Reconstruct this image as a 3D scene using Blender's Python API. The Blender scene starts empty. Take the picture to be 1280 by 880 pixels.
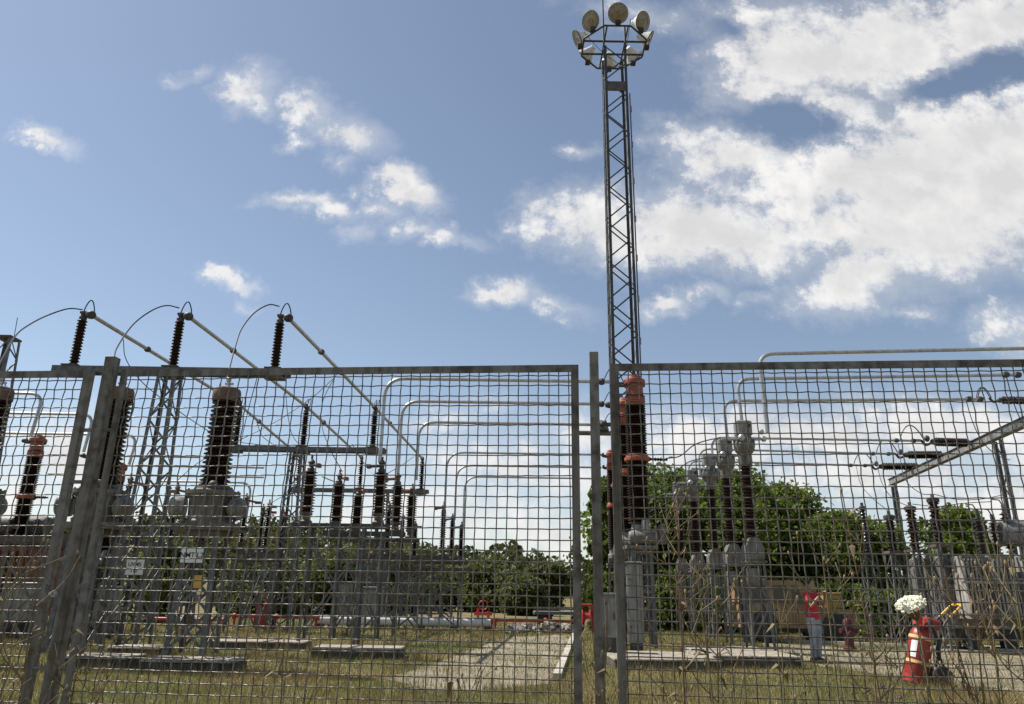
import bpy, bmesh, math, random
import numpy as np
from mathutils import Vector, Matrix, Quaternion
random.seed(7)
R = math.radians
scene = bpy.context.scene
COL = scene.collection

# ------------------------------------------------------------------ camera
FPX = 931.0; PITCH = R(17.97); ROLL = math.atan(45 / 2870.0); EYE = 1.36
_f = Vector((0, math.cos(PITCH), math.sin(PITCH)))
_r0 = Vector((1, 0, 0)); _u0 = Vector((0, -math.sin(PITCH), math.cos(PITCH)))
_r = _r0 * math.cos(ROLL) + _u0 * math.sin(ROLL)
_u = -_r0 * math.sin(ROLL) + _u0 * math.cos(ROLL)
cam_d = bpy.data.cameras.new('camera'); cam = bpy.data.objects.new('camera', cam_d); COL.objects.link(cam)
cam_d.sensor_width = 36; cam_d.lens = FPX / 1280 * 36; cam_d.clip_end = 5000; cam_d.clip_start = 0.05
cam.matrix_world = Matrix(((_r.x, _u.x, -_f.x, 0), (_r.y, _u.y, -_f.y, 0), (_r.z, _u.z, -_f.z, EYE), (0, 0, 0, 1)))
scene.camera = cam

def ray(px, py):
    return _f + _r * ((px - 640) / FPX) + _u * ((440 - py) / FPX)
def at(px, py, Y):                 # the point seen at a photo pixel, Y metres out
    d = ray(px, py); t = Y / d.y
    return Vector((d.x * t, Y, EYE + d.z * t))
def gp(px, py, z=0.0):             # the point of the ground seen at a photo pixel
    d = ray(px, py); t = (z - EYE) / d.z
    return Vector((d.x * t, d.y * t, z))
def zat(py, Y, px=640): return at(px, py, Y).z
def xat(px, Y, z):                 # x of the point at height z, distance Y that shows in column px
    a = -30.0; b = 40.0
    def col(x):
        p = Vector((x, Y, z - EYE)); return 640 + FPX * p.dot(_r) / p.dot(_f)
    for _ in range(50):
        m = (a + b) / 2
        if col(m) < px: a = m
        else: b = m
    return (a + b) / 2
def yat(py, z, px=640):            # distance of a point at height z that shows in row py
    d = ray(px, py); return (z - EYE) / d.z * d.y

# ------------------------------------------------------------------ materials
def nodes_of(name):
    m = bpy.data.materials.new(name); m.use_nodes = True
    nt = m.node_tree; bs = nt.nodes['Principled BSDF']
    return m, nt, bs
def mat(name, c1, c2=None, rough=0.6, metal=0.0, scale=6.0, bump=0.0, detail=6.0, lo=0.35, hi=0.65, spec=None, dist=0.0, streak=0.0):
    m, nt, bs = nodes_of(name)
    bs.inputs['Roughness'].default_value = rough; bs.inputs['Metallic'].default_value = metal
    if spec is not None: bs.inputs['Specular IOR Level'].default_value = spec
    if c2 is None:
        c2 = tuple(v * 0.78 for v in c1)
    tc = nt.nodes.new('ShaderNodeNewGeometry')
    nz = nt.nodes.new('ShaderNodeTexNoise'); nz.inputs['Scale'].default_value = scale; nz.inputs['Detail'].default_value = detail
    nz.inputs['Distortion'].default_value = dist
    nt.links.new(tc.outputs['Position'], nz.inputs['Vector'])
    cr = nt.nodes.new('ShaderNodeValToRGB')
    cr.color_ramp.elements[0].position = lo; cr.color_ramp.elements[1].position = hi
    cr.color_ramp.elements[0].color = (*c1, 1); cr.color_ramp.elements[1].color = (*c2, 1)
    nt.links.new(nz.outputs['Fac'], cr.inputs['Fac']); colour = cr.outputs['Color']
    if streak:
        mp = nt.nodes.new('ShaderNodeMapping'); mp.inputs['Scale'].default_value = (11, 11, .7); nt.links.new(tc.outputs['Position'], mp.inputs['Vector'])
        n2 = nt.nodes.new('ShaderNodeTexNoise'); n2.inputs['Scale'].default_value = 1.6; n2.inputs['Detail'].default_value = 8; n2.inputs['Roughness'].default_value = .65; nt.links.new(mp.outputs[0], n2.inputs['Vector'])
        r2 = nt.nodes.new('ShaderNodeValToRGB'); r2.color_ramp.elements[0].position = .42; r2.color_ramp.elements[1].position = .66
        r2.color_ramp.elements[0].color = (1, 1, 1, 1); r2.color_ramp.elements[1].color = (1 - streak, 1 - streak * 1.12, 1 - streak * 1.25, 1); nt.links.new(n2.outputs['Fac'], r2.inputs['Fac'])
        mx = nt.nodes.new('ShaderNodeMix'); mx.data_type = 'RGBA'; mx.blend_type = 'MULTIPLY'; mx.inputs[0].default_value = 1
        nt.links.new(colour, mx.inputs[6]); nt.links.new(r2.outputs[0], mx.inputs[7]); colour = mx.outputs[2]
    nt.links.new(colour, bs.inputs['Base Color'])
    if bump:
        bp = nt.nodes.new('ShaderNodeBump'); bp.inputs['Strength'].default_value = bump; bp.inputs['Distance'].default_value = 0.02
        nt.links.new(nz.outputs['Fac'], bp.inputs['Height']); nt.links.new(bp.outputs['Normal'], bs.inputs['Normal'])
    return m
def leaf_mat(name, c1, c2, scale=0.8, trans=0.35):
    m, nt, bs = nodes_of(name); bs.inputs['Roughness'].default_value = 0.6
    bs.inputs['Specular IOR Level'].default_value = 0.25
    g = nt.nodes.new('ShaderNodeNewGeometry'); nz = nt.nodes.new('ShaderNodeTexNoise'); nz.inputs['Scale'].default_value = scale; nz.inputs['Detail'].default_value = 5
    nt.links.new(g.outputs['Position'], nz.inputs['Vector'])
    cr = nt.nodes.new('ShaderNodeValToRGB'); cr.color_ramp.elements[0].position = .36; cr.color_ramp.elements[1].position = .64
    cr.color_ramp.elements[0].color = (*c1, 1); cr.color_ramp.elements[1].color = (*c2, 1)
    nt.links.new(nz.outputs['Fac'], cr.inputs['Fac']); nt.links.new(cr.outputs['Color'], bs.inputs['Base Color'])
    tr = nt.nodes.new('ShaderNodeBsdfTranslucent'); nt.links.new(cr.outputs['Color'], tr.inputs['Color'])
    mx = nt.nodes.new('ShaderNodeMixShader'); mx.inputs[0].default_value = trans
    nt.links.new(bs.outputs[0], mx.inputs[1]); nt.links.new(tr.outputs[0], mx.inputs[2])
    nt.links.new(mx.outputs[0], nt.nodes['Material Output'].inputs['Surface'])
    return m

M = {}
M['frame'] = mat('painted_angle_iron', (.2, .19, .175), (.07, .052, .04), .65, .05, 18, .35, 9, .45, .72, streak=0.60)
M['wire'] = mat('mesh_wire', (.17, .152, .128), (.048, .036, .028), .33, .35, 26, 0, 5, .45, .68)
M['galv'] = mat('galvanised_steel', (.15, .15, .147), (.07, .068, .065), .5, .12, 9, .05, 6, .35, .7)
M['dgalv'] = mat('dull_steel', (.085, .083, .08), (.045, .042, .04), .6, .2, 7, .05)
M['rustbeam'] = mat('rusty_grey_steel', (.12, .11, .1), (.08, .052, .036), .65, .1, 5, .05)
M['alu'] = mat('aluminium_tube', (.5, .5, .49), (.36, .36, .355), .38, .55, 8)
M['porc'] = mat('brown_glazed_porcelain', (.016, .0095, .008), (.03, .015, .011), .22, 0, 12, spec=.6)
M['terra'] = mat('terracotta_paint', (.42, .108, .05), (.27, .066, .033), .5, 0, 5, streak=0.40)
M['capbrown'] = mat('rusty_brown_cap', (.17, .095, .065), (.1, .06, .043), .65, 0, 6)
M['grey'] = mat('grey_enamel', (.2, .2, .185), (.13, .125, .112), .5, 0, 5, streak=0.60)
M['lgrey'] = mat('pale_grey_enamel', (.31, .31, .295), (.2, .195, .18), .45, 0, 6, streak=0.60)
M['tank'] = mat('weathered_tank_paint', (.18, .165, .142), (.1, .09, .075), .6, 0, 4, streak=0.60)
M['crate'] = mat('dull_yellow_paint', (.4, .28, .09), (.26, .17, .06), .6, 0, 6)
M['leafD'] = leaf_mat('olive_leaves', (.06, .08, .022), (.145, .155, .05), .35, .45)
M['cab'] = mat('cabinet_enamel', (.3, .3, .28), (.24, .235, .215), .45, 0, 4, streak=0.60)
M['rad'] = mat('radiator_paint', (.42, .42, .4), (.3, .295, .275), .45, 0, 4, streak=0.60)
M['dark'] = mat('dark_iron', (.05, .048, .045), (.03, .028, .025), .6, .2, 9)
M['cable'] = mat('bare_conductor', (.07, .07, .07), (.045, .045, .045), .5, .4, 9)
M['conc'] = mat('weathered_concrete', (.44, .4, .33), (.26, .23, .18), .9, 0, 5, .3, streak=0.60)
M['concd'] = mat('shade_dark_concrete', (.13, .115, .095), (.065, .062, .045), .95, 0, 6, .3, streak=0.60)  # concrete darkened in colour to stand in for shade on plinth sides
M['road'] = mat('worn_concrete_road', (.28, .24, .175), (.17, .145, .09), .95, 0, .9, .4, 12)
M['kerb'] = mat('pale_kerb_stone', (.5, .46, .39), (.36, .33, .27), .9, 0, 5, .2)
M['red'] = mat('red_paint', (.5, .04, .03), (.36, .034, .027), .5, 0, 6)
M['orange'] = mat('orange_red_tank_paint', (.36, .036, .02), (.24, .026, .015), .45, 0, 7, streak=0.40)
M['yellow'] = mat('yellow_paint', (.65, .4, .05), (.5, .3, .05), .5, 0, 7)
M['band'] = mat('pale_yellow_strap', (.75, .5, .2), (.65, .42, .15), .5, 0, 9)
M['white'] = mat('white_paint', (.78, .78, .76), (.66, .66, .64), .5, 0, 8)
M['rubber'] = mat('black_rubber', (.02, .02, .02), (.03, .03, .03), .7, 0, 9)
M['ochre'] = mat('faded_ochre_paint', (.36, .235, .11), (.25, .16, .08), .6, 0, 4, streak=0.40)
M['glass'] = mat('dark_window_glass', (.015, .017, .018), (.02, .022, .024), .08, 0, 3)
M['magenta'] = mat('wine_red_paint', (.09, .012, .02), (.06, .01, .014), .5, 0, 5)
M['lens'] = mat('dusty_lamp_glass', (.30, .25, .17), (.2, .165, .11), .25, 0, 7)
M['shade'] = mat('white_enamel_shade', (.72, .72, .7), (.55, .54, .5), .4, 0, 7)
M['brick'] = mat('brown_red_tank_paint', (.27, .12, .07), (.16, .075, .05), .6, 0, 4, streak=0.60)
M['skin'] = mat('skin', (.36, .2, .13), (.33, .18, .115), .55, 0, 9)
M['shirt'] = mat('red_cotton', (.5, .028, .035), (.42, .022, .03), .85, 0, 10)
M['jeans'] = mat('washed_denim', (.4, .41, .43), (.22, .24, .28), .9, 0, 7)
M['hair'] = mat('dark_hair', (.02, .014, .01), (.035, .022, .015), .6, 0, 30)
M['shoe'] = mat('dark_shoes', (.03, .028, .028), (.05, .045, .045), .6, 0, 20)
M['bark'] = mat('grey_brown_bark', (.12, .085, .06), (.06, .045, .033), .9, 0, 9, .4)
M['letters'] = mat('black_lettering', (.02, .02, .02), (.03, .03, .03), .6, 0, 9)
M['stalk'] = mat('dry_stalk', (.2, .14, .075), (.1, .066, .035), .8, 0, 30)
M['stalkg'] = mat('greenish_stalk', (.13, .12, .05), (.2, .15, .07), .8, 0, 30)
M['head'] = mat('dry_seed_head', (.34, .26, .15), (.17, .115, .06), .9, 0, 60)
M['petal'] = mat('cream_flower', (.88, .87, .74), (.78, .77, .6), .8, 0, 40)
M['thistle'] = mat('purple_thistle', (.16, .09, .2), (.26, .2, .16), .9, 0, 60)
M['leafA'] = leaf_mat('broad_leaves', (.075, .12, .02), (.17, .215, .04), .7, .5)
M['leafB'] = leaf_mat('dark_leaves', (.05, .085, .016), (.125, .155, .03), .6, .45)
M['leafC'] = leaf_mat('yellow_green_leaves', (.08, .12, .02), (.14, .18, .035), .9)
M['conifer'] = leaf_mat('far_wood', (.04, .055, .018), (.12, .12, .042), .06, .3)
M['grass'] = leaf_mat('mown_dry_grass', (.29, .24, .095), (.13, .165, .043), .33, .4)
M['drygrass'] = leaf_mat('straw_grass', (.3, .22, .1), (.15, .12, .045), .8, .3)
M['rubble'] = mat('rubble', (.35, .32, .28), (.1, .085, .06), .9, 0, 3, .5)

def ground_mat():
    m, nt, bs = nodes_of('field_soil_and_turf'); bs.inputs['Roughness'].default_value = .95
    g = nt.nodes.new('ShaderNodeNewGeometry')
    def nz(scale, det=8):
        n = nt.nodes.new('ShaderNodeTexNoise'); n.inputs['Scale'].default_value = scale; n.inputs['Detail'].default_value = det
        nt.links.new(g.outputs['Position'], n.inputs['Vector']); return n
    a = nz(.33); b = nz(5.0); c = nz(30)
    r1 = nt.nodes.new('ShaderNodeValToRGB'); r1.color_ramp.elements[0].position = .36; r1.color_ramp.elements[1].position = .64
    r1.color_ramp.elements[0].color = (.2, .15, .068, 1); r1.color_ramp.elements[1].color = (.095, .098, .032, 1)
    nt.links.new(a.outputs['Fac'], r1.inputs['Fac'])
    r2 = nt.nodes.new('ShaderNodeValToRGB'); r2.color_ramp.elements[0].color = (.6, .6, .6, 1); r2.color_ramp.elements[1].color = (1.3, 1.25, 1.15, 1)
    r2.color_ramp.elements[0].position = .3; r2.color_ramp.elements[1].position = .7
    nt.links.new(b.outputs['Fac'], r2.inputs['Fac'])
    mx = nt.nodes.new('ShaderNodeMix'); mx.data_type = 'RGBA'; mx.blend_type = 'MULTIPLY'; mx.inputs[0].default_value = 1
    nt.links.new(r1.outputs[0], mx.inputs[6]); nt.links.new(r2.outputs[0], mx.inputs[7]); nt.links.new(mx.outputs[2], bs.inputs['Base Color'])
    bp = nt.nodes.new('ShaderNodeBump'); bp.inputs['Strength'].default_value = .5; bp.inputs['Distance'].default_value = .03
    nt.links.new(c.outputs['Fac'], bp.inputs['Height']); nt.links.new(bp.outputs[0], bs.inputs['Normal'])
    return m
M['ground'] = ground_mat()

# ------------------------------------------------------------------ mesh builder
def frame_of(d):
    d = d.normalized()
    a = Vector((0, 0, 1)) if abs(d.z) < .95 else Vector((0, 1, 0))
    x = a.cross(d).normalized(); y = d.cross(x)
    return x, y
class MB:
    def __init__(s): s.v = []; s.f = []
    def add(s, vs, fs):
        o = len(s.v); s.v += [Vector(v) for v in vs]; s.f += [tuple(i + o for i in f) for f in fs]; return s
    def box(s, c, size, rot=None):
        c = Vector(c); h = Vector(size) / 2
        vs = []
        for x in (-1, 1):
            for y in (-1, 1):
                for z in (-1, 1):
                    p = Vector((x * h.x, y * h.y, z * h.z))
                    if rot is not None: p = rot @ p
                    vs.append(c + p)
        return s.add(vs, [(0, 1, 3, 2), (4, 6, 7, 5), (0, 4, 5, 1), (2, 3, 7, 6), (0, 2, 6, 4), (1, 5, 7, 3)])
    def bbox(s, c, size, b=.02, rot=None):      # box with chamfered vertical and top edges
        c = Vector(c); hx, hy, hz = [v / 2 for v in size]; vs = []; fs = []
        def ring(ix, iy, z):
            return [(-hx + ix, -hy, z), (hx - ix, -hy, z), (hx, -hy + iy, z), (hx, hy - iy, z), (hx - ix, hy, z), (-hx + ix, hy, z), (-hx, hy - iy, z), (-hx, -hy + iy, z)]
        rs = [ring(b, b, -hz), ring(b, b, hz - b), [(x * (1 - b / hx), y * (1 - b / hy), hz) for x, y, z in ring(b, b, hz)]]
        for r in rs:
            for p in r:
                p = Vector(p)
                if rot is not None: p = rot @ p
                vs.append(c + p)
        for k in range(2):
            for i in range(8):
                j = (i + 1) % 8; fs.append((k * 8 + i, k * 8 + j, k * 8 + 8 + j, k * 8 + 8 + i))
        fs.append(tuple(range(7, -1, -1))); fs.append(tuple(range(16, 24)))
        return s.add(vs, fs)
    def bar(s, a, b, w, t=None, up=None):       # rectangular bar between two points
        a = Vector(a); b = Vector(b); t = w if t is None else t; d = (b - a)
        if up is None: x, y = frame_of(d)
        else:
            y = Vector(up); y = (y - d.normalized() * y.dot(d.normalized())).normalized(); x = y.cross(d.normalized())
        x = x * (w / 2); y = y * (t / 2)
        vs = [a - x - y, a + x - y, a + x + y, a - x + y, b - x - y, b + x - y, b + x + y, b - x + y]
        return s.add(vs, [(3, 2, 1, 0), (4, 5, 6, 7), (0, 1, 5, 4), (1, 2, 6, 5), (2, 3, 7, 6), (3, 0, 4, 7)])
    def angle(s, a, b, w, ox, oy, t=None):      # angle iron: two flanges along directions ox and oy
        a = Vector(a); b = Vector(b); ox = Vector(ox).normalized(); oy = Vector(oy).normalized(); t = t or max(.004, w * .12)
        sec = [(0, 0), (w, 0), (w, t), (t, t), (t, w), (0, w)]
        vs = [p + ox * i + oy * j for p in (a, b) for i, j in sec]
        fs = [(k, (k + 1) % 6, 6 + (k + 1) % 6, 6 + k) for k in range(6)] + [(5, 4, 3, 2, 1, 0), (6, 7, 8, 9, 10, 11)]
        return s.add(vs, fs)
    def tube(s, a, b, r, n=10, r2=None): return s.path([a, b], r, n, [r, r if r2 is None else r2])
    def path(s, pts, r, n=8, radii=None, flat=None):
        pts = [Vector(p) for p in pts]; vs = []; fs = []; K = len(pts)
        x = None
        for k, p in enumerate(pts):
            d = (pts[min(k + 1, K - 1)] - pts[max(k - 1, 0)])
            if d.length < 1e-9: d = Vector((0, 0, 1))
            d.normalize()
            if x is None: x, y = frame_of(d)
            else:
                x = (x - d * x.dot(d)); x = x.normalized() if x.length > 1e-6 else frame_of(d)[0]; y = d.cross(x)
            rr = radii[k] if radii else r
            for i in range(n):
                a = 2 * math.pi * i / n; vs.append(p + (x * math.cos(a) + y * math.sin(a)) * rr)
        for k in range(K - 1):
            for i in range(n):
                j = (i + 1) % n; fs.append((k * n + i, k * n + j, (k + 1) * n + j, (k + 1) * n + i))
        if n > 2:
            fs.append(tuple(range(n - 1, -1, -1))); fs.append(tuple((K - 1) * n + i for i in range(n)))
        return s.add(vs, fs)
    def lathe(s, prof, o=(0, 0, 0), axis=(0, 0, 1), n=16):
        o = Vector(o); d = Vector(axis).normalized(); x, y = frame_of(d); vs = []; fs = []; K = len(prof)
        for r, h in prof:
            r = max(r, .0006)
            for i in range(n):
                a = 2 * math.pi * i / n; vs.append(o + d * h + (x * math.cos(a) + y * math.sin(a)) * r)
        for k in range(K - 1):
            for i in range(n):
                j = (i + 1) % n; fs.append((k * n + i, k * n + j, (k + 1) * n + j, (k + 1) * n + i))
        fs.append(tuple(range(n - 1, -1, -1))); fs.append(tuple((K - 1) * n + i for i in range(n)))
        return s.add(vs, fs)
    def ball(s, c, r, n=10, sq=(1, 1, 1)):
        c = Vector(c); vs = []; fs = []; m = max(4, n // 2 + 1)
        for k in range(m + 1):
            t = math.pi * k / m
            for i in range(n):
                a = 2 * math.pi * i / n
                rr = max(math.sin(t), .01)
                vs.append(c + Vector((r * sq[0] * rr * math.cos(a), r * sq[1] * rr * math.sin(a), -r * sq[2] * math.cos(t))))
        for k in range(m):
            for i in range(n):
                j = (i + 1) % n; fs.append((k * n + i, k * n + j, (k + 1) * n + j, (k + 1) * n + i))
        fs.append(tuple(range(n - 1, -1, -1))); fs.append(tuple(m * n + i for i in range(n)))
        return s.add(vs, fs)
    def mesh(s, name, material, o=(0, 0, 0), smooth=35):
        me = bpy.data.meshes.new(name); o = Vector(o)
        me.from_pydata([v - o for v in s.v], [], s.f); me.update()
        mats = material if isinstance(material, (list, tuple)) else [material]
        for mm in mats: me.materials.append(mm)
        if smooth:
            me.polygons.foreach_set('use_smooth', [True] * len(me.polygons))
            me.set_sharp_from_angle(angle=R(smooth))
        return me

def tag(o, label=None, cat=None, group=None, kind=None):
    if label: o['label'] = label
    if cat: o['category'] = cat
    if group: o['group'] = group
    if kind: o['kind'] = kind
    return o
def thing(name, label, cat, loc=(0, 0, 0), group=None):
    o = bpy.data.objects.new(name, None); COL.objects.link(o); o.location = loc; o.empty_display_size = .2
    return tag(o, label, cat, group)
def part(name, mb, material, parent, world=True, smooth=35, label=None):
    """mesh child; mb is in world coordinates (world=True) or already in the thing's own"""
    o_ = Vector((0, 0, 0))
    p = parent
    if world:
        while p is not None: o_ = o_ + Vector(p.location); p = p.parent
    ob = bpy.data.objects.new(name, mb.mesh(name, material, o_, smooth)); COL.objects.link(ob); ob.parent = parent
    if label: ob['label'] = label
    return ob
def solo(name, mb, material, label, cat, group=None, base=None, smooth=35):
    base = Vector(base) if base is not None else sum(mb.v, Vector((0, 0, 0))) / len(mb.v)
    ob = bpy.data.objects.new(name, mb.mesh(name, material, base, smooth)); ob.location = base; COL.objects.link(ob)
    return tag(ob, label, cat, group)
def structure(name, mb, material, smooth=0):
    ob = bpy.data.objects.new(name, mb.mesh(name, material, (0, 0, 0), smooth)); COL.objects.link(ob)
    ob['kind'] = 'structure'; return ob
def dup(root, loc, label=None, group=None):
    def cp(o, par):
        c = o.copy(); COL.objects.link(c); c.parent = par
        for ch in list(o.children): cp(ch, c)
        return c
    r = cp(root, None); r.location = loc
    if label: r['label'] = label
    if group: r['group'] = group
    return r

def sheds(z0, z1, core, shed, n, taper=1.0):
    p = (z1 - z0) / n; out = [(core, z0)]
    for k in range(n):
        z = z0 + k * p; t = 1 + (taper - 1) * (k / n)
        out += [(core * t, z + .18 * p), (shed * .97 * t, z + .36 * p), (shed * t, z + .46 * p), (core * 1.15 * t, z + .8 * p)]
    out.append((core * taper, z1)); return out
def insulator_mb(base, z0, z1, core, shed, n, seg=14, taper=1.0, axis=(0, 0, 1)):
    return MB().lathe(sheds(z0, z1, core, shed, n, taper), base, axis, seg)
def rounded(pts, rad, n=6):
    pts = [Vector(p) for p in pts]; out = [pts[0]]
    for a, b, c in zip(pts, pts[1:], pts[2:]):
        u = (a - b).normalized(); w = (c - b).normalized(); r = min(rad, (a - b).length * .49, (c - b).length * .49)
        p0 = b + u * r; p2 = b + w * r
        for k in range(n + 1):
            t = k / n; out.append(p0 * (1 - t) ** 2 + b * 2 * t * (1 - t) + p2 * t * t)
    out.append(pts[-1]); return out
def sag(a, b, s, n=12):
    a = Vector(a); b = Vector(b)
    return [a.lerp(b, t / n) - Vector((0, 0, s * 4 * (t / n) * (1 - t / n))) for t in range(n + 1)]
def spline(pts, n=8):
    pts = [Vector(p) for p in pts]; P = [pts[0] * 2 - pts[1]] + pts + [pts[-1] * 2 - pts[-2]]; out = []
    for i in range(1, len(P) - 2):
        for k in range(n):
            t = k / n; p0, p1, p2, p3 = P[i - 1:i + 3]
            out.append(.5 * ((2 * p1) + (p2 - p0) * t + (2 * p0 - 5 * p1 + 4 * p2 - p3) * t * t + (3 * p1 - p0 - 3 * p2 + p3) * t ** 3))
    out.append(pts[-1]); return out
def lattice(root, c, w0, w1, z0, z1, bay, leg=.06, br=.035, mleg=None, mbr=None, x_brace=False, rotz=0):
    """square lattice column: four angle legs as parts and one bracing part"""
    c = Vector((c[0], c[1], 0)); rz = Matrix.Rotation(rotz, 3, 'Z')
    def P(ix, iy, t):
        w = (w0 + (w1 - w0) * t) / 2
        return c + rz @ Vector((ix * w, iy * w, 0)) + Vector((0, 0, z0 + (z1 - z0) * t))
    cs = [(-1, -1), (1, -1), (1, 1), (-1, 1)]
    for ix, iy in cs:
        part('leg', MB().angle(P(ix, iy, 0), P(ix, iy, 1), leg, rz @ Vector((-ix, 0, 0)), rz @ Vector((0, -iy, 0)), leg * .14), mleg or M['galv'], root, smooth=0)
    nb = max(1, round((z1 - z0) / bay)); b = MB()
    for q in range(4):
        A = cs[q]; B = cs[(q + 1) % 4]
        inn = -Vector(((A[0] + B[0]) / 2, (A[1] + B[1]) / 2, 0)); inn = rz @ inn * (leg * .14 + .003)
        for k in range(nb):
            t0 = k / nb; t1 = (k + 1) / nb
            s = (k + q) % 2
            a, d = (A, B) if s else (B, A)
            n_ = rz @ Vector(((A[0] + B[0]) / 2, (A[1] + B[1]) / 2, 0))
            b.bar(P(*a, t0) + inn, P(*d, t1) + inn, br, .006, n_)
            if x_brace: b.bar(P(*d, t0) + inn * 2.2, P(*a, t1) + inn * 2.2, br, .006, n_)
    part('bracing', b, mbr or M['galv'], root, smooth=0)

# ------------------------------------------------------------------ setting
ground = MB()
N = 40
for i in range(N + 1):
    for j in range(N + 1):
        ground.v.append(Vector((-900 + 1800 * i / N, -40 + 1500 * j / N, 0)))
for i in range(N):
    for j in range(N):
        a = i * (N + 1) + j; ground.f.append((a, a + N + 1, a + N + 2, a + 1))
structure('ground', ground, M['ground'])

def sheet(name, poly, z, material):
    b = MB(); vs = [Vector((p.x, p.y, z)) for p in poly]
    b.add(vs, [tuple(range(len(vs)))]); return structure(name, b, material)
def wobble(pts, amp, step=.5):
    out = []
    rnd = random.Random(3)
    for a, b in zip(pts, pts[1:] + pts[:1]):
        n = max(1, int((b - a).length / step))
        for k in range(n):
            p = a.lerp(b, k / n); out.append(p + Vector((rnd.uniform(-amp, amp), rnd.uniform(-amp, amp), 0)))
    return out
roadA = [gp(490, 848), gp(548, 828), gp(598, 810), gp(630, 797), gp(700, 794), gp(713, 796), gp(690, 848), gp(683, 856), gp(610, 862), gp(550, 864), gp(505, 858)]
roadB = [gp(952, 803), gp(1060, 811), gp(1280, 819), gp(1420, 824), gp(1420, 884), gp(1260, 866), gp(1120, 847), gp(1000, 829), gp(958, 822)]
sheet('access_road', wobble(roadA, .22, .35), .006, M['road'])
sheet('service_road', wobble(roadB, .16, .35), .008, M['road'])
k1 = MB(); a, b = gp(692, 850), gp(716, 794)
for t in range(11):
    p = a.lerp(b, t / 11); q = a.lerp(b, (t + .97) / 11); k1.bar(p + Vector((.06, 0, .05)), q + Vector((.06, 0, .05)), .14, .11, (0, 0, 1))
structure('kerb', k1, M['kerb'])
k2 = MB(); a, b = gp(952, 802), gp(1290, 818)
for t in range(14):
    p = a.lerp(b, t / 14); q = a.lerp(b, (t + .97) / 14); k2.bar(p + Vector((0, .1, .05)), q + Vector((0, .1, .05)), .16, .12, (0, 0, 1))
structure('road_kerb', k2, M['kerb'])

# hills far behind
hb = MB(); rnd = np.random.RandomState(5)
HX, HY = 60, 16
def hill_h(x, y):
    d = max(0, (y - 95)) / 130
    prof = 15.5 * math.exp(-((x + 80) / 72) ** 2) + 2.0 * math.exp(-((x - 130) / 60) ** 2)
    return prof * min(1, d) ** .8 + .8 * math.sin(x * .06) * min(1, d) - .4 * (d <= 0)
for i in range(HX + 1):
    for j in range(HY + 1):
        x = -420 + 760 * i / HX; y = 90 + 170 * j / HY; hb.v.append(Vector((x, y, hill_h(x, y) - .02)))
for i in range(HX):
    for j in range(HY):
        a = i * (HY + 1) + j; hb.f.append((a, a + HY + 1, a + HY + 2, a + 1))
structure('hill', hb, M['ground'], 60)

# ------------------------------------------------------------------ leaf clouds
def leaf_mesh(name, P, size, rs, material, aspect=.6, upbias=.0):
    n = len(P)
    d = rs.normal(size=(n, 3)); d[:, 2] += upbias; d /= np.linalg.norm(d, axis=1)[:, None]
    e = rs.normal(size=(n, 3)); e -= d * (e * d).sum(1)[:, None]; e /= np.linalg.norm(e, axis=1)[:, None]
    s = (size * rs.uniform(.6, 1.4, n))[:, None]
    V = np.empty((n, 4, 3)); V[:, 0] = P - d * s; V[:, 1] = P + e * s * aspect; V[:, 2] = P + d * s; V[:, 3] = P - e * s * aspect
    me = bpy.data.meshes.new(name); me.vertices.add(n * 4); me.vertices.foreach_set('co', V.reshape(-1))
    me.loops.add(n * 4); me.loops.foreach_set('vertex_index', np.arange(n * 4))
    me.polygons.add(n); me.polygons.foreach_set('loop_start', np.arange(0, n * 4, 4)); me.polygons.foreach_set('loop_total', np.full(n, 4))
    me.materials.append(material); me.update(); me.validate(); return me
def crown_points(rs, n, lobes, fill=.55):
    """points on and inside a set of uneven lobes (c, r)"""
    w = np.array([max(l[1]) ** 2 for l in lobes]); w = w / w.sum()
    k = rs.choice(len(lobes), n, p=w)
    d = rs.normal(size=(n, 3)); d /= np.linalg.norm(d, axis=1)[:, None]
    rr = rs.uniform(fill, 1.0, n) ** .6
    C = np.array([l[0] for l in lobes])[k]; Rr = np.array([l[1] for l in lobes])[k]
    P = C + d * Rr * rr[:, None]
    return P + rs.normal(size=(n, 3)) * .06 * Rr
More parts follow.
